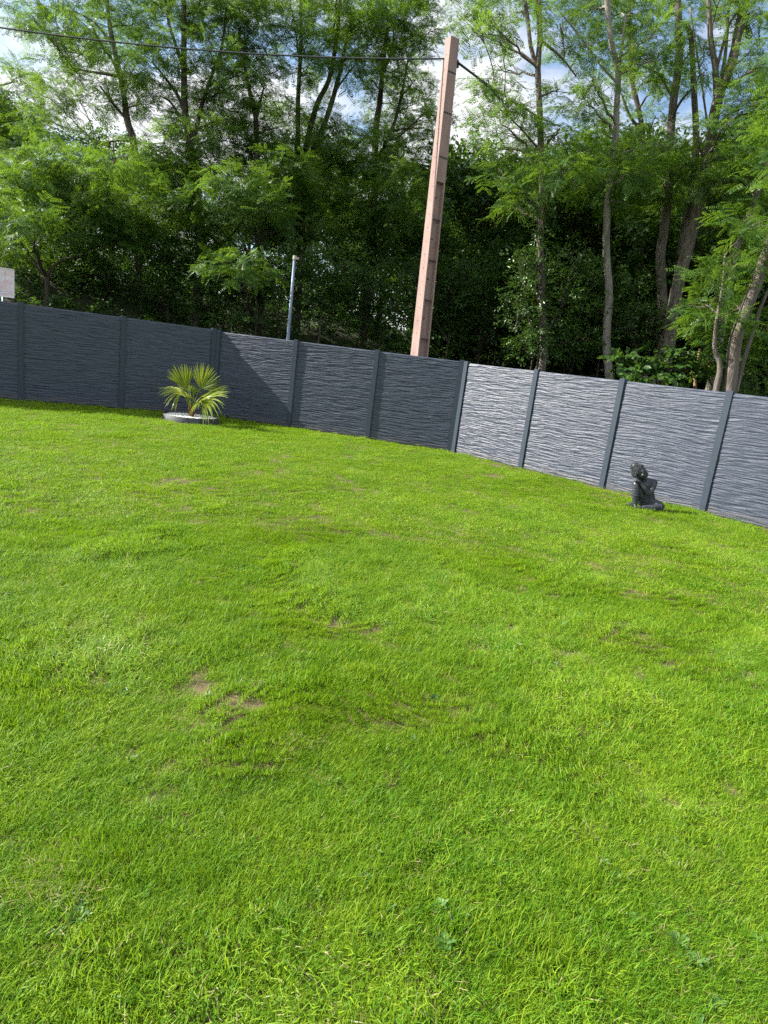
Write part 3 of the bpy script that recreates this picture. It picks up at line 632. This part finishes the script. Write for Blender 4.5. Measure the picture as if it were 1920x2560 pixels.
# ---- left wood
tree('locust_tree', 'dark feathery locust tree against the cloud, farther back beyond the sign board', 'tree', 27, [([(-120, 640), (-110, 420), (-90, 250), (-80, 120), (-70, 20)], .2, .05)],
     [(20, 250, 60, 60), (55, 190, 45, 35), (15, 350, 50, 60), (60, 300, 35, 40), (-60, 300, 80, 80), (-60, 200, 60, 50), (10, 430, 50, 40)], 'bark_dark', dens=26, seed=1)
tree('locust_tree', 'tall airy sunlit locust tree with a kinked trunk showing against white cloud', 'tree', 23, [([(345, 640), (338, 440), (333, 353), (318, 300), (307, 220), (285, 120), (270, 30), (262, -80)], .15, .05),
     ([(318, 300), (285, 262), (250, 215)], .05, .03), ([(300, 190), (230, 180), (180, 170)], .05, .02), ([(285, 120), (240, 60), (190, 30)], .05, .02), ([(333, 353), (290, 352), (245, 362)], .04, .02)],
     [(80, 40, 45, 30), (140, 40, 70, 40), (220, 50, 80, 45), (110, 80, 50, 20), (150, 100, 50, 22), (300, 30, 80, 45), (210, 130, 70, 40), (290, 120, 80, 45), (170, 190, 80, 40), (260, 190, 70, 40), (130, 250, 60, 40), (330, 180, 60, 45), (200, 245, 70, 28), (105, 300, 45, 35), (360, 260, 50, 35), (270, 250, 40, 22), (130, 340, 55, 30), (350, 60, 60, 45), (260, -60, 160, 60), (120, -50, 90, 50)], seed=2, dens=30)
tree('locust_tree', 'low bushy yellow green locust tree leaning over the bank near the sign board', 'tree', 20.5, [([(118, 700), (100, 665), (90, 600), (105, 520), (120, 440), (130, 400)], .08, .03), ([(105, 680), (60, 620), (20, 560), (-20, 520)], .035, .015), ([(100, 620), (160, 560), (220, 520), (270, 500)], .035, .012)],
     [(90, 400, 70, 40), (160, 400, 70, 45), (40, 450, 50, 40), (110, 460, 80, 45), (200, 460, 80, 45), (270, 440, 50, 30), (150, 520, 90, 45), (240, 520, 80, 45), (80, 540, 60, 40), (150, 580, 80, 35), (230, 580, 70, 35), (320, 540, 80, 40), (20, 600, 50, 45), (330, 590, 90, 35), (-30, 520, 50, 60), (60, 640, 45, 25), (290, 395, 40, 25)], bark='bark_dark', seed=3, dens=38)
tree('locust_tree', 'tall dark locust tree with straight forked trunk, between the kinked tree and post', 'tree', 22, [([(500, 640), (498, 560), (492, 475), (480, 393), (463, 278), (460, 174), (460, 35), (458, -90)], .17, .06),
     ([(463, 178), (440, 115), (420, 46), (410, -40)], .06, .03), ([(466, 300), (445, 240), (405, 185), (380, 155)], .06, .02), ([(478, 380), (500, 280), (525, 200), (555, 115), (565, 20)], .07, .03), ([(470, 330), (430, 260), (400, 240)], .05, .02)],
     [(420, 40, 70, 45), (500, 30, 70, 45), (580, 40, 80, 50), (650, 40, 60, 50), (440, 120, 70, 45), (520, 120, 80, 50), (600, 130, 80, 55), (660, 120, 50, 45), (400, 190, 60, 35), (500, 200, 70, 40), (580, 215, 80, 45), (650, 190, 40, 40), (540, 280, 80, 45), (420, 290, 60, 35), (600, 290, 60, 40), (480, 330, 80, 35), (560, 350, 80, 40), (400, 380, 80, 40), (430, 440, 80, 40), (360, 430, 60, 45), (540, 420, 90, 45), (480, 500, 90, 40), (400, 510, 80, 45), (560, 560, 100, 45), (480, -60, 150, 60), (620, -50, 100, 60)], 'bark_dark', seed=4, dens=40)
tree('locust_tree', 'locust tree with teal drooping boughs hanging low over the slim metal post', 'tree', 22.2, [([(655, 700), (642, 567), (642, 405), (640, 300), (628, 243), (616, 190), (608, 120)], .13, .04), ([(640, 300), (652, 250), (660, 215)], .05, .02), ([(641, 480), (600, 560), (560, 610)], .04, .015)],
     [(640, 230, 60, 40), (690, 320, 60, 45), (600, 340, 60, 45), (660, 400, 70, 40), (600, 460, 80, 40), (720, 420, 60, 45), (740, 500, 85, 40), (700, 570, 70, 40), (560, 640, 70, 32), (500, 625, 65, 28), (600, 665, 75, 30), (640, 690, 45, 24), (560, 690, 50, 22), (470, 570, 60, 30), (660, 520, 60, 40), (760, 560, 60, 35)], 'bark_dark', seed=5, dens=40)
tree('locust_tree', 'multi stemmed dark locust tree filling the space left of the utility pole', 'tree', 23.5, [([(752, 640), (755, 520), (760, 430), (770, 347), (793, 260), (822, 200), (840, 110), (850, 0)], .14, .05), ([(780, 380), (815, 300), (845, 200), (857, 145), (880, 40)], .1, .04),
     ([(748, 560), (745, 300), (746, 230), (752, 116), (752, 0), (750, -80)], .09, .04), ([(800, 420), (835, 385), (860, 365)], .06, .03), ([(752, 90), (735, 50), (725, 10)], .04, .02)],
     [(730, 50, 50, 40), (790, 40, 70, 45), (860, 30, 80, 45), (940, 40, 70, 50), (770, 110, 50, 35), (840, 110, 80, 45), (910, 110, 70, 45), (760, 170, 45, 35), (820, 170, 50, 40), (880, 170, 50, 28), (720, 280, 50, 35), (770, 290, 60, 40), (830, 340, 70, 40), (880, 320, 50, 30), (760, 370, 70, 40), (830, 420, 80, 45), (900, 400, 60, 40), (780, 470, 80, 45), (860, 510, 80, 45), (820, 580, 80, 40), (840, -60, 180, 60)], 'bark_dark', seed=6, dens=38)
tree('locust_tree', 'dark locust tree whose crown touches the top of the utility pole from behind', 'tree', 24.5, [([(930, 660), (936, 450), (940, 320), (950, 250), (958, 150), (970, 60), (980, -40)], .15, .05), ([(945, 400), (985, 310), (1005, 230), (1020, 150)], .07, .03), ([(955, 190), (985, 100), (965, 20)], .05, .02)],
     [(990, 40, 60, 45), (1050, 30, 55, 40), (960, 130, 60, 40), (1020, 100, 60, 40), (1075, 80, 35, 30), (930, 200, 45, 30), (990, 180, 70, 40), (1040, 200, 50, 40), (960, 260, 45, 35), (1020, 270, 60, 45), (1060, 320, 40, 35), (960, 340, 60, 40), (1020, 370, 70, 45), (950, 420, 60, 40), (1010, 460, 80, 45), (930, 500, 60, 45), (1090, 430, 50, 45), (1080, 270, 30, 40), (970, 560, 80, 45), (1060, 540, 60, 45), (1010, -50, 120, 50)], 'bark_dark', seed=7, dens=42)
# ---- right wood
tree('locust_tree', 'slim locust tree with ivy wrapped lower trunk, right of the utility pole', 'tree', 19.5, [([(1358, 900), (1356, 800), (1354, 690), (1350, 600), (1356, 520), (1353, 405), (1350, 290), (1345, 174), (1350, 87), (1346, 0), (1340, -90)], .115, .06),
     ([(1346, 180), (1327, 116), (1318, 35), (1307, -30)], .06, .04), ([(1352, 380), (1310, 330), (1270, 290)], .035, .015), ([(1350, 100), (1400, 140), (1440, 190)], .04, .02)],
     [(1220, 40, 60, 35), (1290, 30, 50, 35), (1210, 90, 35, 22), (1250, 80, 40, 30), (1220, 200, 40, 22), (1260, 180, 45, 28), (1230, 250, 50, 28), (1290, 240, 50, 32), (1250, 310, 60, 35), (1300, 320, 50, 35), (1240, 370, 55, 32), (1300, 400, 55, 38), (1260, 440, 50, 28), (1320, 470, 55, 35), (1400, 60, 50, 32), (1430, 120, 45, 30), (1400, 220, 45, 25), (1400, 320, 55, 38), (1400, 410, 50, 35), (1290, 520, 45, 30), (1180, 40, 40, 30), (1330, -50, 130, 50)], seed=8, dens=32)
tree('locust_tree', 'locust tree with wavy pale grey bare trunk rising straight behind the sunlit fence', 'tree', 19.5, [([(1524, 990), (1524, 952), (1516, 850), (1523, 745), (1519, 675), (1516, 600), (1520, 490), (1536, 370), (1541, 278), (1545, 174), (1530, 116), (1517, 0), (1510, -90)], .125, .06),
     ([(1545, 180), (1556, 110), (1562, 40)], .05, .03), ([(1540, 205), (1500, 160), (1450, 90), (1400, 30)], .035, .02), ([(1522, 480), (1500, 440), (1490, 400)], .03, .02)],
     [(1470, 30, 50, 35), (1530, 40, 50, 40), (1590, 40, 60, 40), (1640, 90, 60, 35), (1580, 110, 60, 35), (1630, 150, 60, 28), (1470, 110, 40, 25), (1480, 200, 60, 35), (1470, 260, 55, 35), (1520, 400, 60, 35), (1590, 385, 65, 28), (1640, 360, 50, 25), (1460, 440, 55, 35), (1560, 440, 60, 35), (1500, 470, 50, 30), (1610, 430, 60, 28), (1560, 500, 45, 25), (1440, 380, 40, 30), (1530, -50, 130, 50)], 'bark_pale', seed=9, dens=34)
tree('locust_tree', 'thin dark locust tree with bent trunk, behind the pale bare trunk', 'tree', 24.5, [([(1604, 800), (1602, 700), (1604, 560), (1608, 450), (1608, 347), (1596, 272), (1578, 191), (1573, 100), (1573, 20), (1570, -70)], .12, .05), ([(1604, 330), (1575, 290), (1555, 240)], .06, .03)],
     [(1610, 180, 70, 32), (1550, 170, 40, 25), (1660, 200, 50, 28), (1640, 290, 30, 25), (1560, 320, 45, 40), (1500, 330, 45, 35), (1590, 470, 60, 30), (1640, 500, 60, 35), (1540, 560, 60, 35), (1600, -40, 120, 50)], 'bark_dark', seed=10, dens=34)
tree('locust_tree', 'straight grey brown locust trunk beside the thick vine wrapped tree', 'tree', 20.5, [([(1660, 850), (1657, 772), (1651, 645), (1660, 580), (1672, 463), (1675, 360), (1683, 260), (1698, 145), (1694, 0), (1690, -90)], .16, .085), ([(1697, 60), (1725, 80), (1735, 231), (1740, 376), (1722, 520), (1700, 640)][::-1], .12, .05), ([(1684, 250), (1650, 190), (1620, 170)], .03, .015)],
     [(1690, 60, 50, 35), (1730, 120, 35, 25), (1720, 410, 60, 35), (1660, 460, 50, 30), (1700, 480, 60, 35), (1640, 540, 60, 35), (1760, 180, 35, 25), (1690, -50, 110, 50)], 'bark', seed=11, dens=30)
tree('locust_tree', 'thick vine wrapped locust tree with forked leaning trunk, above the fence', 'tree', 19.5, [([(1672, 860), (1683, 778), (1701, 685), (1724, 604), (1735, 560), (1753, 492), (1776, 347), (1796, 243), (1828, 162), (1848, 70), (1863, 0), (1880, -90)], .185, .10),
     ([(1792, 250), (1788, 170), (1776, 90), (1772, 0), (1770, -60)], .085, .05), ([(1800, 230), (1815, 120), (1822, 0)], .05, .03), ([(1790, 180), (1820, 70), (1850, 20)], .04, .025), ([(1832, 165), (1865, 140), (1885, 110)], .03, .012), ([(1775, 360), (1760, 250), (1745, 150), (1725, 20)], .03, .02)],
     [(1880, 30, 45, 35), (1900, 90, 45, 35), (1895, 170, 45, 35), (1850, 200, 40, 25), (1870, 250, 50, 32), (1830, 300, 40, 25), (1900, 320, 50, 40), (1850, 350, 55, 35), (1800, 400, 45, 25), (1870, 410, 55, 35), (1810, 450, 60, 32), (1900, 480, 50, 40), (1800, 40, 45, 25), (1740, 330, 35, 25), (1830, 500, 60, 35), (1960, 250, 70, 120), (1960, 420, 60, 60), (1820, -60, 150, 50)], 'bark', seed=12, dens=32)
tree('locust_tree', 'leaning grey locust trunk standing close behind the sunlit fence, with thin twin stem', 'tree', 15.6, [([(1818, 1010), (1826, 960), (1840, 847), (1886, 720), (1925, 610), (1960, 500), (1990, 380), (2000, 250), (2010, 120)], .165, .08), ([(1838, 985), (1860, 900), (1882, 830), (1905, 760), (1940, 690)], .055, .03), ([(1790, 1010), (1790, 977), (1800, 917), (1787, 870), (1792, 800), (1806, 720), (1812, 640)], .08, .02)],
     [(1790, 700, 50, 35), (1830, 660, 45, 35), (1760, 760, 45, 28), (1800, 800, 40, 25), (1900, 640, 40, 35), (1880, 560, 50, 30), (1990, 600, 60, 50), (2040, 300, 110, 90), (2060, 150, 110, 90), (2010, 450, 80, 50), (1850, 770, 30, 20)], 'bark', seed=13, dens=28)
tree('locust_tree', 'slender silver locust stem leaning beside the vine wrapped tree', 'tree', 18.2, [([(1790, 900), (1822, 726), (1840, 627), (1886, 503), (1918, 417), (1950, 300), (1970, 180)], .10, .05)],
     [(1880, 460, 45, 30), (1940, 380, 60, 50), (1910, 560, 45, 35), (1960, 240, 70, 60), (1850, 590, 40, 25)], 'bark_pale', seed=14, dens=32)
tree('dead_stem', 'short orange brown broken stem standing among big leaved shrubs behind the fence', 'tree stem', 17.5, [([(1735, 985), (1737, 940), (1746, 895), (1750, 872)], .05, .028)], [(1775, 905, 22, 14)], 'bark_warm', C_BRD, dens=30, seed=15)

# ---- shrubs you can tell apart
def shrub(label, Y, foot, clumps, coll, dens, seed, name='shrub', group=None, scale=1., bark='bark_dark'):
    x, y = foot; st = [([(x, y), (x + 4, y - 40), (x - 3, y - 90)], .03, .012), ([(x, y - 5), (x - 25, y - 50), (x - 40, y - 90)], .022, .01), ([(x, y - 5), (x + 25, y - 45), (x + 42, y - 80)], .022, .01)]
    return tree(name, label, 'shrub', Y, st, clumps, bark, coll, dens, seed, scale, group, dvar=.35)
shrub('sunlit ivy column climbing the slim tree trunk right of the utility pole', 19.35, (1352, 860), [(1352, 560, 22, 40, 0), (1345, 630, 30, 40, 0), (1335, 700, 38, 45, 0), (1345, 770, 40, 45, 0), (1350, 830, 40, 40, 0), (1350, 500, 16, 35, 0)], C_IVY, 90, 31, 'ivy')
shrub('pale speckled leafy holly like bush around the ivy clad trunk', 19.6, (1330, 905), [(1310, 690, 40, 30), (1290, 740, 40, 28), (1300, 800, 50, 35), (1340, 850, 70, 40), (1400, 800, 60, 45), (1430, 720, 60, 45), (1400, 870, 70, 40), (1440, 650, 50, 45), (1310, 640, 30, 25), (1470, 850, 50, 35), (1300, 870, 45, 30)], C_IVY, 70, 32)
shrub('grey green glossy bush crossing behind the pale bare trunk', 20.6, (1620, 930), [(1560, 760, 60, 35), (1620, 780, 60, 35), (1660, 790, 50, 30), (1590, 700, 50, 40), (1570, 830, 60, 35), (1640, 850, 60, 35), (1480, 760, 45, 40), (1500, 680, 40, 40)], C_IVY, 60, 33)
shrub('big leaved dark green bush just above the sunlit fence between two trunks', 16.6, (1640, 985), [(1600, 910, 50, 25), (1650, 900, 50, 28), (1690, 920, 45, 25), (1570, 890, 35, 22), (1710, 880, 30, 20), (1630, 945, 60, 20)], C_BIG, 34, 34)
shrub('feathery green sapling between the dead stem and the leaning grey trunk', 16.8, (1790, 985), [(1790, 740, 40, 35), (1760, 790, 40, 30), (1800, 850, 35, 28), (1770, 900, 35, 25), (1830, 920, 30, 25), (1870, 900, 35, 30), (1900, 830, 35, 40), (1890, 930, 40, 25)], C_LOC, 36, 35)
SHRUB_LABELS = ['dark leafy shrub ' + t_ for t_ in ('beside the slim metal post, toward the palm', 'between the slim metal post and the utility pole', 'hugging the utility pole on its metal post side', 'hugging the utility pole on its ivy tree side', 'halfway between utility pole and ivy clad trunk',
    'beneath the teal drooping boughs', 'at the foot of the straight forked locust', 'below the kinked locust trunk on the bank', 'uphill behind the slim metal post', 'uphill behind the stems nearest the utility pole', 'uphill behind the utility pole', 'behind the pale bare wavy trunk', 'behind the thick vine wrapped trunk', 'behind the leaning grey trunk', 'on the bank beside the low bushy locust', 'far back in the gap between utility pole and ivy tree')]
for i, (x, y, Y_) in enumerate([(640, 800, 20.5), (800, 800, 20.5), (950, 830, 21.5), (1120, 840, 22.5), (1200, 850, 23.5), (560, 760, 22), (420, 730, 22), (260, 720, 22), (700, 720, 23.5), (880, 740, 24.5), (1040, 760, 25), (1500, 870, 24), (1680, 880, 24.5), (1850, 900, 22), (130, 690, 23), (1240, 770, 26)]):
    g = np.random.default_rng(400 + i)
    shrub(SHRUB_LABELS[i], Y_, (x, y + 20), [(x + g.uniform(-70, 70), y - g.uniform(-10, 170), g.uniform(40, 75), g.uniform(30, 50)) for _ in range(9)], C_BRD, 34, 50 + i, group='understorey shrubs behind the fence')

# ---- back row, copies of three kinds
def back_proto(seed, h, w, z0):
    g = np.random.default_rng(seed); mb = MB(); P = smooth_line([(0, 0, -.4), (g.normal(0, .1), 0, h * .25), (g.normal(0, .3), g.normal(0, .3), h * .55), (g.normal(0, .4), g.normal(0, .4), h * .92)], 5)
    mb.tube(P, np.linspace(.2, .03, len(P)), 8, wob=.04); PP = []; AX = []
    for i in range(22):
        z = h * g.uniform(z0, 1.0); ww = w * (1 - .55 * abs(z / h - .5)); a = g.uniform(0, 6.28); c = np.array([ww * .62 * math.cos(a), ww * .62 * math.sin(a), z]); r = np.array([1, 1, .7]) * g.uniform(.8, 1.35) * w * .36
        j = int(np.clip(z / h * len(P) * .8, 1, len(P) - 2)); limb(mb, P[j], c, .05, .012, g)
        p, ax_ = fill(c, r, int(46 * math.pi * r[0] * r[2] / 2.2), g); PP.append(p); AX.append(ax_)
    p = np.concatenate(PP); n = len(p)
    return mb.mesh('trunk', M['bark_dark'], True), scatter_mesh('crown', p, sprig_rot(np.concatenate(AX), .5, g), g.uniform(1.2, 2.0, n), g.integers(0, 5, n))
protos = [back_proto(71, 9.5, 3.2, .1), back_proto(72, 11.5, 3.6, .12), back_proto(73, 8.0, 3.0, .05)]
spots = [(-24, 33, 0), (-19, 30, 2), (-15, 34, 0), (-11, 30, 2), (-8.5, 35, 0), (-5, 31, 1), (-1.5, 34, 0), (2.2, 31, 2), (4.2, 36, 0), (7.5, 31, 1), (10, 27, 2), (11.5, 33, 0), (14.5, 28, 1), (17, 34, 0), (-13, 42, 1), (-3, 43, 1), (6, 44, 1), (17, 42, 1), (-27, 41, 1), (13.5, 22, 2), (22, 27, 1), (3.0, 27, 2), (6.3, 26, 2), (9.2, 24, 2), (.2, 28, 2), (1.5, 39, 1), (9, 38, 0), (12.5, 38, 1), (-6, 39, 0), (-17, 38, 0), (-21, 37, 2), (7.8, 28.5, 2), (5.2, 29, 2), (10.8, 29.5, 2), (12.8, 25, 2), (15.5, 24, 2)]
for i, (x, y, k) in enumerate(spots):
    g = np.random.default_rng(900 + i); tm, cm = protos[k]
    r_ = empty('background_tree', (x, y, float(terr(x, y))), 'dense shady broadleaf tree deep in the wood behind the front trunks', 'tree', 'trees deep in the wood', g.uniform(0, 6.28))
    az_ = math.degrees(math.atan2(x, y)); el_ = np.interp(az_, [-60, -14, -9, -1, 2, 7, 30], [13.5, 13.5, 17.5, 17.5, 16.5, 18.5, 18.5]) + g.uniform(-1.5, 1)
    s = (math.tan(R(el_)) * math.hypot(x, y) + 1.8 - float(terr(x, y))) / (9.5, 11.5, 8.0)[k]; r_.scale = (s, s, s); link('trunk', tm, r_)
    o = link('crown', cm, r_); md = o.modifiers.new('scatter', 'NODES'); md.node_group = gn_group(C_BRD); o['kind'] = 'stuff'

# ---- undergrowth carpet on the bank
n = 14000; ux = rng.uniform(-24, 17, n); ud = rng.uniform(.9, 15, n) ; uy = yfence(ux) + ud / .8
hgt_ = (fbm(ux * .5 + 7, uy * .5 + 3, 3)) * rng.random(n) * (1.1 + .06 * ud); P = np.stack([ux, uy, terr(ux, uy) + .03 + hgt_], 1)
dirs = unit(np.stack([rng.normal(size=n), rng.normal(size=n), rng.uniform(-.1, .9, n)], 1))
scatter('undergrowth', C_BRD, P, sprig_rot(dirs), rng.uniform(.8, 1.7, n), rng.integers(0, 5, n)); tag(bpy.data.objects['undergrowth'], 'tangled dark undergrowth covering the bank behind the fence', 'undergrowth')

# ---------------------------------------------------------------- grass
def tuft(seed, nb, rad, h, w, straw=.03, segs=3, weed=0):
    g = np.random.default_rng(seed); V = []; Fa = []; mi = []; tint = []; o = 0
    base = g.normal(0, rad * .6, (nb, 2)); L = h * g.lognormal(0, .28, nb); wd = w * g.uniform(.7, 1.35, nb)
    az = g.uniform(0, 2 * math.pi, nb); lean = np.abs(g.normal(.35, .28, nb)); curl = g.uniform(.1, .9, nb); st = g.random(nb) < straw; tn = g.random(nb)
    lean = np.where(st, g.uniform(.9, 1.5, nb), lean)
    us = np.linspace(0, 1, segs + 1)
    for i in range(nb):
        dxy = np.array([math.cos(az[i]), math.sin(az[i])]); s = np.array([-dxy[1], dxy[0]]) * wd[i] / 2
        for j, u in enumerate(us):
            a = lean[i] + curl[i] * u; hx = L[i] * u * math.sin(a * .85); hz = L[i] * u * math.cos(a * .85) - .004
            p = np.array([*(base[i] + dxy * hx), max(hz, .001)]); k = (1 - u ** 2.2 * .85)
            if j < segs: V += [(p[0] - s[0] * k, p[1] - s[1] * k, p[2]), (p[0] + s[0] * k, p[1] + s[1] * k, p[2])]; tint += [tn[i]] * 2
            else: V.append(tuple(p)); tint.append(tn[i])
        for j in range(segs - 1): Fa.append((o + 2 * j, o + 2 * j + 1, o + 2 * j + 3, o + 2 * j + 2)); mi.append(1 if st[i] else 0)
        Fa.append((o + 2 * segs - 2, o + 2 * segs - 1, o + 2 * segs)); mi.append(1 if st[i] else 0); o += 2 * segs + 1
    for k in range(weed):                                        # flat rosette leaves of clover, plantain, dandelion
        a = 2 * math.pi * k / weed + g.normal(0, .3); d = np.array([math.cos(a), math.sin(a), 0]); s = np.array([-d[1], d[0], 0]); Lw = g.uniform(.02, .042); ww = g.uniform(.006, .011); up = np.array([0, 0, 1])
        pts = [d * .004 + up * .01, d * Lw * .4 - s * ww + up * .018, d * Lw * .8 - s * ww * .7 + up * .02, d * Lw + up * .022, d * Lw * .8 + s * ww * .7 + up * .02, d * Lw * .4 + s * ww + up * .018]
        V += [tuple(p) for p in pts]; tint += [.5] * 6; Fa += [(o, o + 1, o + 2, o + 3), (o, o + 3, o + 4, o + 5)]; mi += [2, 2]; o += 6
    me = bpy.data.meshes.new('tuft'); me.from_pydata(V, [], Fa)
    for m_ in ('grass', 'straw', 'weed'): me.materials.append(M[m_])
    me.polygons.foreach_set('material_index', mi); a = me.attributes.new('tint', 'FLOAT', 'POINT'); a.data.foreach_set('value', np.array(tint, np.float32)); me.update(); return me
NEAR = [tuft(i, 85, .055, .034, .0027, .02) for i in range(7)] + [tuft(7, 80, .05, .027, .0026, .25)] + [tuft(8, 50, .05, .026, .0026, .1, 3, 7), tuft(9, 50, .05, .026, .0026, .05, 3, 5)]
FAR = [tuft(30 + i, 130, .11, .027, .0046, .03, 2) for i in range(6)] + [tuft(37, 110, .11, .026, .0046, .18, 2)]
BIGW = [tuft(50, 14, .03, .03, .003, .5, 3, 9), tuft(51, 40, .04, .036, .0028, .62, 3, 0)]
C_GR = proto_coll('grass_tuft', NEAR + FAR + BIGW)
bare = [(500, 1725, .10), (480, 1700, .06), (1075, 1563, .08), (650, 1772, .05), (585, 1768, .05), (1570, 1920, .05), (1880, 2120, .035), (1155, 2330, .035), (1785, 1360, .16), (1590, 1483, .10), (280, 1265, .10), (370, 1605, .07), (325, 1565, .07), (990, 1898, .04), (560, 2150, .03), (300, 2190, .03), (490, 2425, .03), (1240, 1165, .30), (1290, 1178, .22), (1160, 1137, .22), (1230, 1192, .25), (1560, 1240, .2), (1530, 1262, .18), (900, 1117, .18), (1650, 2000, .03), (1245, 1735, .0), (1750, 2150, .05), (590, 1265, .08), (1420, 1640, .07), (1730, 1480, .08), (690, 1480, .07), (1480, 1560, .05), (960, 2290, .025), (1200, 2070, .03)]
g = np.random.default_rng(77)
bxy = [ground(x, y)[:2] for x, y, r in bare if r > 0]; br = [r for x, y, r in bare if r > 0]
for _ in range(190):
    d_ = 1.5 + 13 * g.random() ** 1.4; a_ = g.uniform(-.62, .55); bxy.append(np.array([d_ * math.tan(a_), d_])); br.append(g.uniform(.010, .026) * (1 + .14 * d_))
bxy = np.array(bxy); br = np.array(br)
def gen(dmin, dmax, dens, lo, hi, sc):
    A = 26 * 23; n = int(A * dens); x = g.uniform(-13.5, 11.5, n); y = g.uniform(-6.5, 16.2, n); d = np.hypot(x, y)
    k = (d >= dmin) & (d < dmax) & (y < yfence(x) - .09) & (np.abs(np.arctan2(x, y + 2.0)) < .95); x, y, d = x[k], y[k], d[k]
    dd = np.full(len(x), 9.)
    for (cx, cy), r_ in zip(bxy, br):
        ang = np.arctan2(y - cy, x - cx); q_ = np.hypot(x - cx, (y - cy) * 1.3) / (r_ * (1 + .35 * np.sin(ang * 3 + cx * 9) + .2 * np.sin(ang * 5 + cy * 7))); dd = np.minimum(dd, q_)
    ps = np.hypot(x - pc[0], y - pc[1]); ss = np.hypot((x - sp[0] - .02), (y - sp[1] + .03))
    fd = (yfence(x) - y) * .75; wear = (x > 1.2) * (fbm(x * 3, y * 3, 3) > .50) * (fd < .30)
    k = (g.random(len(x)) < sstep(.75, 1.25, dd)) & (ps > RR + .09) & (ss > .22) & ~(wear & (g.random(len(x)) < .75)); x, y, d = x[k], y[k], d[k]
    n = len(x); cl = fbm(x * 2.2 + 3, y * 2.2 + 8, 4) / .94; z = lawn_z(x, y)
    s = sc * (.62 + .8 * cl) * g.uniform(.85, 1.15, n); hs = s * (.45 + 1.15 * fbm(x * 5 + 70, y * 5 + 20, 3) / .9) * (.8 + .5 * sstep(.62, .8, fbm(x * 1.3 + 11, y * 2.1 + 5, 3) / .9))
    yaw = g.uniform(0, 6.28, n); psi = 9 * fbm(x * .9 + 31, y * .9 + 77, 2); lay = (.10 + .58 * sstep(.46, .66, fbm(x * 1.9 + 5, y * 1.9 + 61, 3) / .9)) * (1 if hi <= 10 else .4)
    rot = np.stack([g.normal(0, .14, n) - lay * np.sin(psi - yaw), g.normal(0, .14, n) + lay * np.cos(psi - yaw), yaw], 1)
    pr = np.array([g.integers(lo, hi, n)]).ravel()
    return np.stack([x, y, z], 1), rot, np.stack([s, s, hs], 1), pr
parts = [gen(0, 3.2, 950, 0, 10, 1.0), gen(3.2, 6.5, 620, 0, 10, 1.12), gen(6.5, 22, 210, 10, 17, 1.0)]
ex = []
for x_, y_, k_, m_, r_ in [(150, 2200, 18, 30, .07), (190, 2225, 18, 20, .05), (720, 1865, 18, 24, .07), (1700, 2400, 18, 16, .05), (1140, 2345, 17, 5, .05), (1705, 2395, 17, 3, .03), (960, 2270, 17, 3, .05), (230, 2290, 17, 3, .04), (1745, 2040, 17, 2, .03), (560, 2400, 18, 14, .06), (980, 2140, 18, 8, .06), (1500, 2120, 18, 8, .06), (380, 2340, 18, 8, .05), (1070, 1760, 17, 2, .03), (1660, 2180, 18, 8, .06), (820, 2460, 18, 8, .06), (1380, 2300, 18, 6, .05)]:
    c_ = ground(x_, y_)
    for _ in range(m_): ex.append((c_[0] + g.normal(0, r_), c_[1] + g.normal(0, r_), k_))
ex = np.array(ex); en = len(ex); es = g.uniform(.7, 1.15, en)
parts.append((np.stack([ex[:, 0], ex[:, 1], lawn_z(ex[:, 0], ex[:, 1]) + .008], 1), np.stack([g.normal(0, .2, en), g.normal(0, .2, en), g.uniform(0, 6.28, en)], 1), np.stack([es] * 3, 1), ex[:, 2].astype(int)))
# weeds and straw are rarer than plain turf
for P, r_, s_, i_ in parts[:2]:
    rare = (i_ >= 7) & (g.random(len(i_)) < np.where(i_ >= 8, .95, .7)); i_[rare] = g.integers(0, 7, rare.sum())
P, r_, s_, i_ = (np.concatenate([p[k] for p in parts]) for k in range(4))
go_ = scatter('lawn_grass', C_GR, P, r_, s_, i_); tag(go_, 'short bright green mown grass of the lawn', 'grass')
print('grass tufts', len(P))
